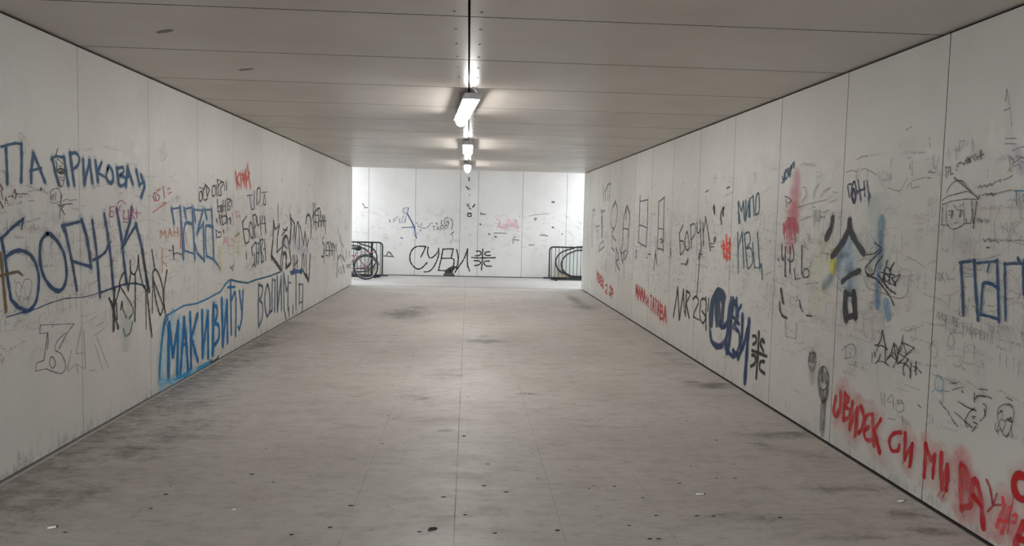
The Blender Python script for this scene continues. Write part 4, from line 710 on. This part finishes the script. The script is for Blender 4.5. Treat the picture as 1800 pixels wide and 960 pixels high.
# ------------------------------------------------------------------ black barriers, curved rails
M['black'] = mat('black_powder_coat', (22, 23, 25), .4)
M['greenish'] = mat('pale_green_sheet', (198, 203, 196), .35)
M['tan'] = mat('tan_board', (186, 176, 154), .7)
def rounded(x0, x1, z0, z1, r, n=6):
    P = []
    for cx, cz, a0 in ((x1 - r, z1 - r, 0), (x0 + r, z1 - r, 90), (x0 + r, z0 + r, 180), (x1 - r, z0 + r, 270)):
        for k in range(n + 1):
            a = math.radians(a0 + 90 * k / n); P.append((cx + r * math.cos(a), 0, cz + r * math.sin(a)))
    return P
def barrier(x_edge, y, sgn, top, label, post):
    """sgn: the way the barrier runs from its visible end"""
    t = thing('bicycle_barrier', label, 'barrier', (x_edge + sgn * 1.1, y, 0)); a, b = -1.1, 1.1; fx = -sgn
    m = MB(); m.tube(rounded(a + .018, b - .018, .03, top - .018, .1), .022, 10, closed=True); m.build('frame', M['black'], t)
    x = fx * (1.1 - .075)
    for i in range(20):
        xx = x - fx * .104 * i
        m = MB(); m.tube([(xx, 0, .04), (xx, 0, top - .025)], .0085, 8); m.build('bar', M['black'], t)
    m = MB(); m.tube([(fx * 1.24, .035, .062), (-fx * 1.1, .035, .062)], .024, 10); m.build('foot_rail', M['black'], t)
    for xx in (-.9, .9):
        m = MB(); m.box((xx - .03, -.2, 0), (xx + .03, .25, .03)); m.build('foot', M['black'], t)
    if post is not None:
        m = MB(); m.box((post - x_edge - sgn * 1.1 - .022, -.02, .0), (post - x_edge - sgn * 1.1 + .022, .022, top - .02)); m.build('post', M['black'], t)
barrier(-2.318, 20.95, -1, .985, 'black barred barrier behind the parked bicycle, left end of cross passage', -2.63)
barrier(2.284, 21.2, 1, .955, 'black barred barrier with no bicycle, right end of cross passage', None)
def curved(y, sgn, P1, P2, panel_z, label, x_end):
    t = thing('curved_rail', label, 'handrail', (x_end * .8, y, 0))
    loc = lambda px, py: (onto(px, py, 1, y)[0].x - x_end * .8, 0, onto(px, py, 1, y)[0].z)
    def run(P):
        q = [loc(*p) for p in P]; q = [(x_end * .2, 0, q[0][2])] + q + [(x_end * .2, 0, q[-1][2])]
        return catmull(q, 6)
    a = run(P1); b = run(P2)
    m = MB(); m.tube(a, .02, 10); m.build('outer_tube', M['black'], t)
    m = MB(); m.tube(b, .02, 10); m.build('inner_tube', M['black'], t)
    pts = [(p[0], .006, p[2]) for p in b]; n = len(pts); m = MB()
    m.add(pts + [(x, .014, z) for x, _, z in pts], [tuple(range(n)), tuple(range(2 * n - 1, n - 1, -1))] + [(i, (i + 1) % n, n + (i + 1) % n, n + i) for i in range(n)]); m.build('infill_panel', M['greenish'], t)
    ex = loc(*P1[len(P1) // 2])[0]
    m = MB(); x0, x1 = sorted((ex + sgn * .03, ex + sgn * .36)); m.box((x0, .02, 0), (x1, .04, .30)); m.build('tan_board', M['tan'], t)
    for xx in (ex + sgn * .5, ex + sgn * 1.6):
        m = MB(); m.tube([(xx, .0, 0), (xx, .0, a[-1][2])], .016, 8); m.build('post', M['black'], t)
zr = lambda P: [(950 + x / 9.6, 420 + y / 9.6) for x, y in P]; zl = lambda P: [(610 + x / 10.66, 410 + y / 10.66) for x, y in P]
curved(21.5, 1, zr([(690, 132), (540, 165), (400, 205), (310, 265), (262, 350), (262, 430), (290, 500), (350, 560), (450, 600), (560, 640)]),
       zr([(690, 190), (560, 215), (450, 265), (385, 335), (352, 420), (368, 500), (420, 570), (500, 615), (600, 632)]), .2, 'looped black handrail end behind the right hand barrier', 4.4)
curved(21.3, -1, zl([(120, 162), (250, 203), (400, 243), (490, 295), (540, 365), (560, 450), (545, 540), (490, 620), (400, 680), (250, 720)]),
       zl([(120, 230), (230, 255), (330, 295), (400, 345), (445, 410), (460, 480), (440, 560), (380, 620), (280, 660)]), .2, 'looped black handrail end behind the bicycle and its barrier', -4.4)

# ------------------------------------------------------------------ bicycle (faces left; its rear wheel shows past the wall end)
M['pink'] = mat('bicycle_pink_paint', (150, 92, 104), .35); M['tire'] = mat('tyre_rubber', (24, 24, 26), .75); M['alu'] = mat('bicycle_alloy', (176, 178, 182), .3, .8); M['saddle'] = mat('saddle_vinyl', (30, 28, 30), .55); M['red'] = mat('reflector_red', (150, 30, 30), .3)
hub, _ = onto(643.2, 470.2, 1, 20.2)
RW = hub.z + .002
bike = thing('bicycle', 'pink bicycle with black tyres parked before the left barrier, half hidden by the wall', 'bicycle', (hub.x, 20.2, 0), PI)
def ring(cx, cz, R, r, n=48, seg=8, y=0): 
    m = MB(); m.tube([(cx + R * math.cos(2 * PI * k / n), y, cz + R * math.sin(2 * PI * k / n)) for k in range(n)], r, seg, closed=True); return m
def wheel(cx):
    t = ring(cx, RW, RW - .019, .019).build('wheel', M['tire'], bike); ring(cx, RW, RW - .043, .009).build('rim', M['alu'], t)
    m = MB()
    for k in range(24):
        a = 2 * PI * k / 24; s = .03 if k % 2 else -.03
        m.tube([(cx + .02 * math.cos(a + .6), s, RW + .02 * math.sin(a + .6)), (cx + (RW - .045) * math.cos(a), 0, RW + (RW - .045) * math.sin(a))], .0016, 5)
    m.build('spokes', M['alu'], t); m = MB(); m.tube([(cx, -.05, RW), (cx, .05, RW)], .022, 12); m.build('hub', M['alu'], t)
wheel(0); wheel(1.06)
m = MB(); BBx, BBz = .43, .29; ST_ = (.27, 0, .70); HT = (.86, 0, .86); HB_ = (.9, 0, .70)
m.tube([(BBx, 0, BBz), ST_], .017, 10); m.tube([(BBx, 0, BBz), (.65, 0, .45), HB_], .018, 10); m.tube([(.30, 0, .62), (.55, 0, .66), HT], .016, 10); m.tube([HB_, HT], .02, 10)
for s in (-.055, .055): m.tube([(0, s, RW), (BBx, s * .5, BBz)], .010, 8); m.tube([(0, s, RW), (.285, s * .35, .66)], .009, 8)
m.tube([(BBx, -.04, BBz), (BBx, .04, BBz)], .024, 12); m.build('frame', M['pink'], bike)
m = MB(); m.tube([HT, (.895, 0, .72)], .014, 8)
for s in (-.05, .05): m.tube([(.905, s, .69), (.95, s, .58), (1.06, s, RW)], .011, 8)
m.build('fork', M['pink'], bike)
m = MB(); m.tube([ST_, (.245, 0, .80)], .013, 8); m.build('seat_post', M['alu'], bike)
m = MB(); m.tube([(.12, 0, .835), (.17, 0, .84), (.26, 0, .83), (.34, 0, .83), (.40, 0, .82)], [.03, .078, .06, .028, .014], 12); sd = m.build('saddle', M['saddle'], bike)
m = MB(); m.tube([HT, (.845, 0, .95)], .013, 8); m.tube([(.72, -.29, 1.0), (.80, -.22, 1.01), (.86, -.08, .96), (.86, .08, .96), (.80, .22, 1.01), (.72, .29, 1.0)], .011, 8); hb = m.build('handlebar', M['alu'], bike)
for s in (-1, 1):
    m = MB(); m.tube([(.73, s * .285, 1.0), (.64, s * .32, .99)], .017, 10); m.build('grip', M['saddle'], hb)
m = MB(); m.tube([(BBx + .085 * math.cos(2 * PI * k / 24), .05, BBz + .085 * math.sin(2 * PI * k / 24)) for k in range(24)], .006, 6, closed=True)
m.tube([(BBx, .06, BBz), (BBx - .12, .065, BBz - .11)], .010, 8); m.tube([(BBx, -.06, BBz), (BBx + .12, -.065, BBz + .11)], .010, 8); cr = m.build('crank', M['alu'], bike)
for s in (-1, 1):
    m = MB(); m.box((BBx - s * .12 - .045, s * .12 - .05, BBz - s * .11 - .012), (BBx - s * .12 + .045, s * .12 + .05, BBz - s * .11 + .012)); m.build('pedal', M['saddle'], cr)
m = MB(); m.tube([(BBx, .05, BBz + .085), (0, .05, RW + .035)], .004, 6); m.tube([(BBx, .05, BBz - .085), (0, .05, RW - .035)], .004, 6); m.build('chain', M['saddle'], bike)
m = MB(); m.tube([(math.cos(math.radians(a)) * (RW + .02), 0, RW + math.sin(math.radians(a)) * (RW + .02)) for a in range(10, 176, 8)], .012, 8)
m.build('rear_mudguard', M['saddle'], bike)
m = MB()
for s in (-.06, .06): m.tube([(.27, s * .4, .70), (.1, s, .73), (-.22, s, .73)], .006, 6); m.tube([(0, s, RW), (-.1, s, .73)], .005, 6)
m.tube([(-.22, -.06, .73), (-.22, .06, .73)], .006, 6); m.box((-.2, -.055, .732), (.14, .055, .742)); m.build('luggage_rack', M['pink'], bike)

# ------------------------------------------------------------------ sticker on the far wall
M['sticker'] = mat('sticker_black', (28, 26, 26), .5); M['white'] = mat('sticker_white', (226, 224, 220), .5)
p, _ = onto(825.2, 377.6, 1, YB)
st = thing('sticker', 'small square black sticker with white mark on narrow panel of far wall', 'sticker', (p.x, YB, p.z))
m = MB(); m.box((-.06, -.004, -.062), (.06, -.0004, .06)); m.build('backing', M['sticker'], st)
m = MB(); m.add([(-.03, -.005, .028), (0, -.005, .006), (.03, -.005, .028), (.022, -.005, -.03), (-.022, -.005, -.03)], [(0, 1, 2, 3, 4)]); m.build('white_mark', M['white'], st)

# ------------------------------------------------------------------ small litter on the floor
M['gum'] = mat('trodden_gum_black', (38, 34, 32), .7); M['paper'] = mat('paper_white', (214, 212, 206), .7); M['leaf'] = mat('dry_leaf_dark', (46, 40, 34), .8)
G6 = [(1363, 342), (1385, 354), (1345, 440), (600, 590), (583, 618), (1235, 658), (1475, 750), (1160, 735), (1700, 588), (1715, 512), (1635, 690), (1560, 628), (1632, 415), (935, 457), (885, 548), (1025, 760), (1645, 275), (1740, 755), (230, 752), (1380, 238), (1450, 145), (960, 575), (530, 668)]
G7 = [(35, 690), (30, 413), (117, 512), (100, 587), (300, 417), (270, 475), (290, 562), (470, 598), (560, 590), (487, 588), (660, 630), (828, 520), (985, 562), (980, 512), (815, 360), (697, 417), (920, 428), (540, 357), (262, 265), (612, 728), (707, 693), (850, 694), (908, 695), (715, 775), (685, 775), (1143, 700), (360, 745), (140, 755), (920, 562), (790, 580), (180, 610), (420, 300)]
pts = [(x / 2, 560 + y / 2) for x, y in G6] + [(800 + x / 2, 560 + y / 2) for x, y in G7]
for px, py in pts:
    p, t = onto(px, py, 2, 0)
    m = MB(); m.blob((0, 0, 0), random.uniform(.006, .012) * (1.15 if py > 800 else 1), flat=.12)
    o = m.build('gum_spot', M['gum']); o.location = (p.x, p.y, .0008); o.scale = (1.25, .95, 1)
    tag(o, 'small dark flattened gum spot on the grey floor tiles', 'gum', 'gum spots trodden into the floor')
def scrap(px, py, r, m_, name, lab, cat, flat=.35):
    p, _ = onto(px, py, 2, 0); m = MB(); m.blob((0, 0, 0), r, flat=flat, jit=.45); o = m.build(name, m_); o.location = (p.x, p.y, .0008); tag(o, lab, cat)
scrap(759, 931, .030, M['leaf'], 'leaf_scrap', 'largest dark scrap on the floor, beside the centre tile joint nearby', 'litter')
def butt(px, py, a, ln, lab):
    p, _ = onto(px, py, 2, 0); t = thing('cigarette_butt', lab, 'litter', (p.x, p.y, 0), a)
    m = MB(); m.tube([(-ln / 2, 0, .006), (ln / 2, 0, .006)], .0055, 8); m.build('paper_stub', M['paper'], t)
    m = MB(); m.tube([(ln / 2, 0, .006), (ln / 2 + .008, 0, .006)], .005, 8); m.build('ash_tip', M['leaf'], t)
butt(91, 929, .5, .04, 'white cigarette butt on the floor at lower left of the left wall')
butt(1584, 882, .3, .05, 'white cigarette butt on the floor below the red sprayed sentence')
butt(1230, 870, .1, .05, 'white cigarette butt lying out on open floor, right of the centre joint')
scrap(235, 746, .012, M['paper'], 'paper_scrap', 'tiny white paper scrap beside the left wall below the blue framed word', 'litter')
scrap(411, 896, .012, M['paper'], 'paper_scrap', 'tiny white paper scrap on open floor left of the centre joint', 'litter')
scrap(1404, 772, .014, M['paper'], 'paper_scrap', 'tiny white paper scrap on a dark stain below the grinning face', 'litter')

# ------------------------------------------------------------------ daylight and picture settings
wd = bpy.data.worlds.new('overcast_sky'); S.world = wd; wd.use_nodes = True
bg = wd.node_tree.nodes['Background']; bg.inputs['Color'].default_value = (.86, .92, 1.0, 1); bg.inputs['Strength'].default_value = SKY
S.view_settings.view_transform = 'Standard'; S.view_settings.look = 'None'; S.view_settings.gamma = 1; S.view_settings.use_curve_mapping = False
S.view_settings.exposure = EXPO
S.cycles.transparent_max_bounces = 48; S.cycles.max_bounces = 10; S.cycles.diffuse_bounces = 7
S.cycles.sample_clamp_indirect = 6
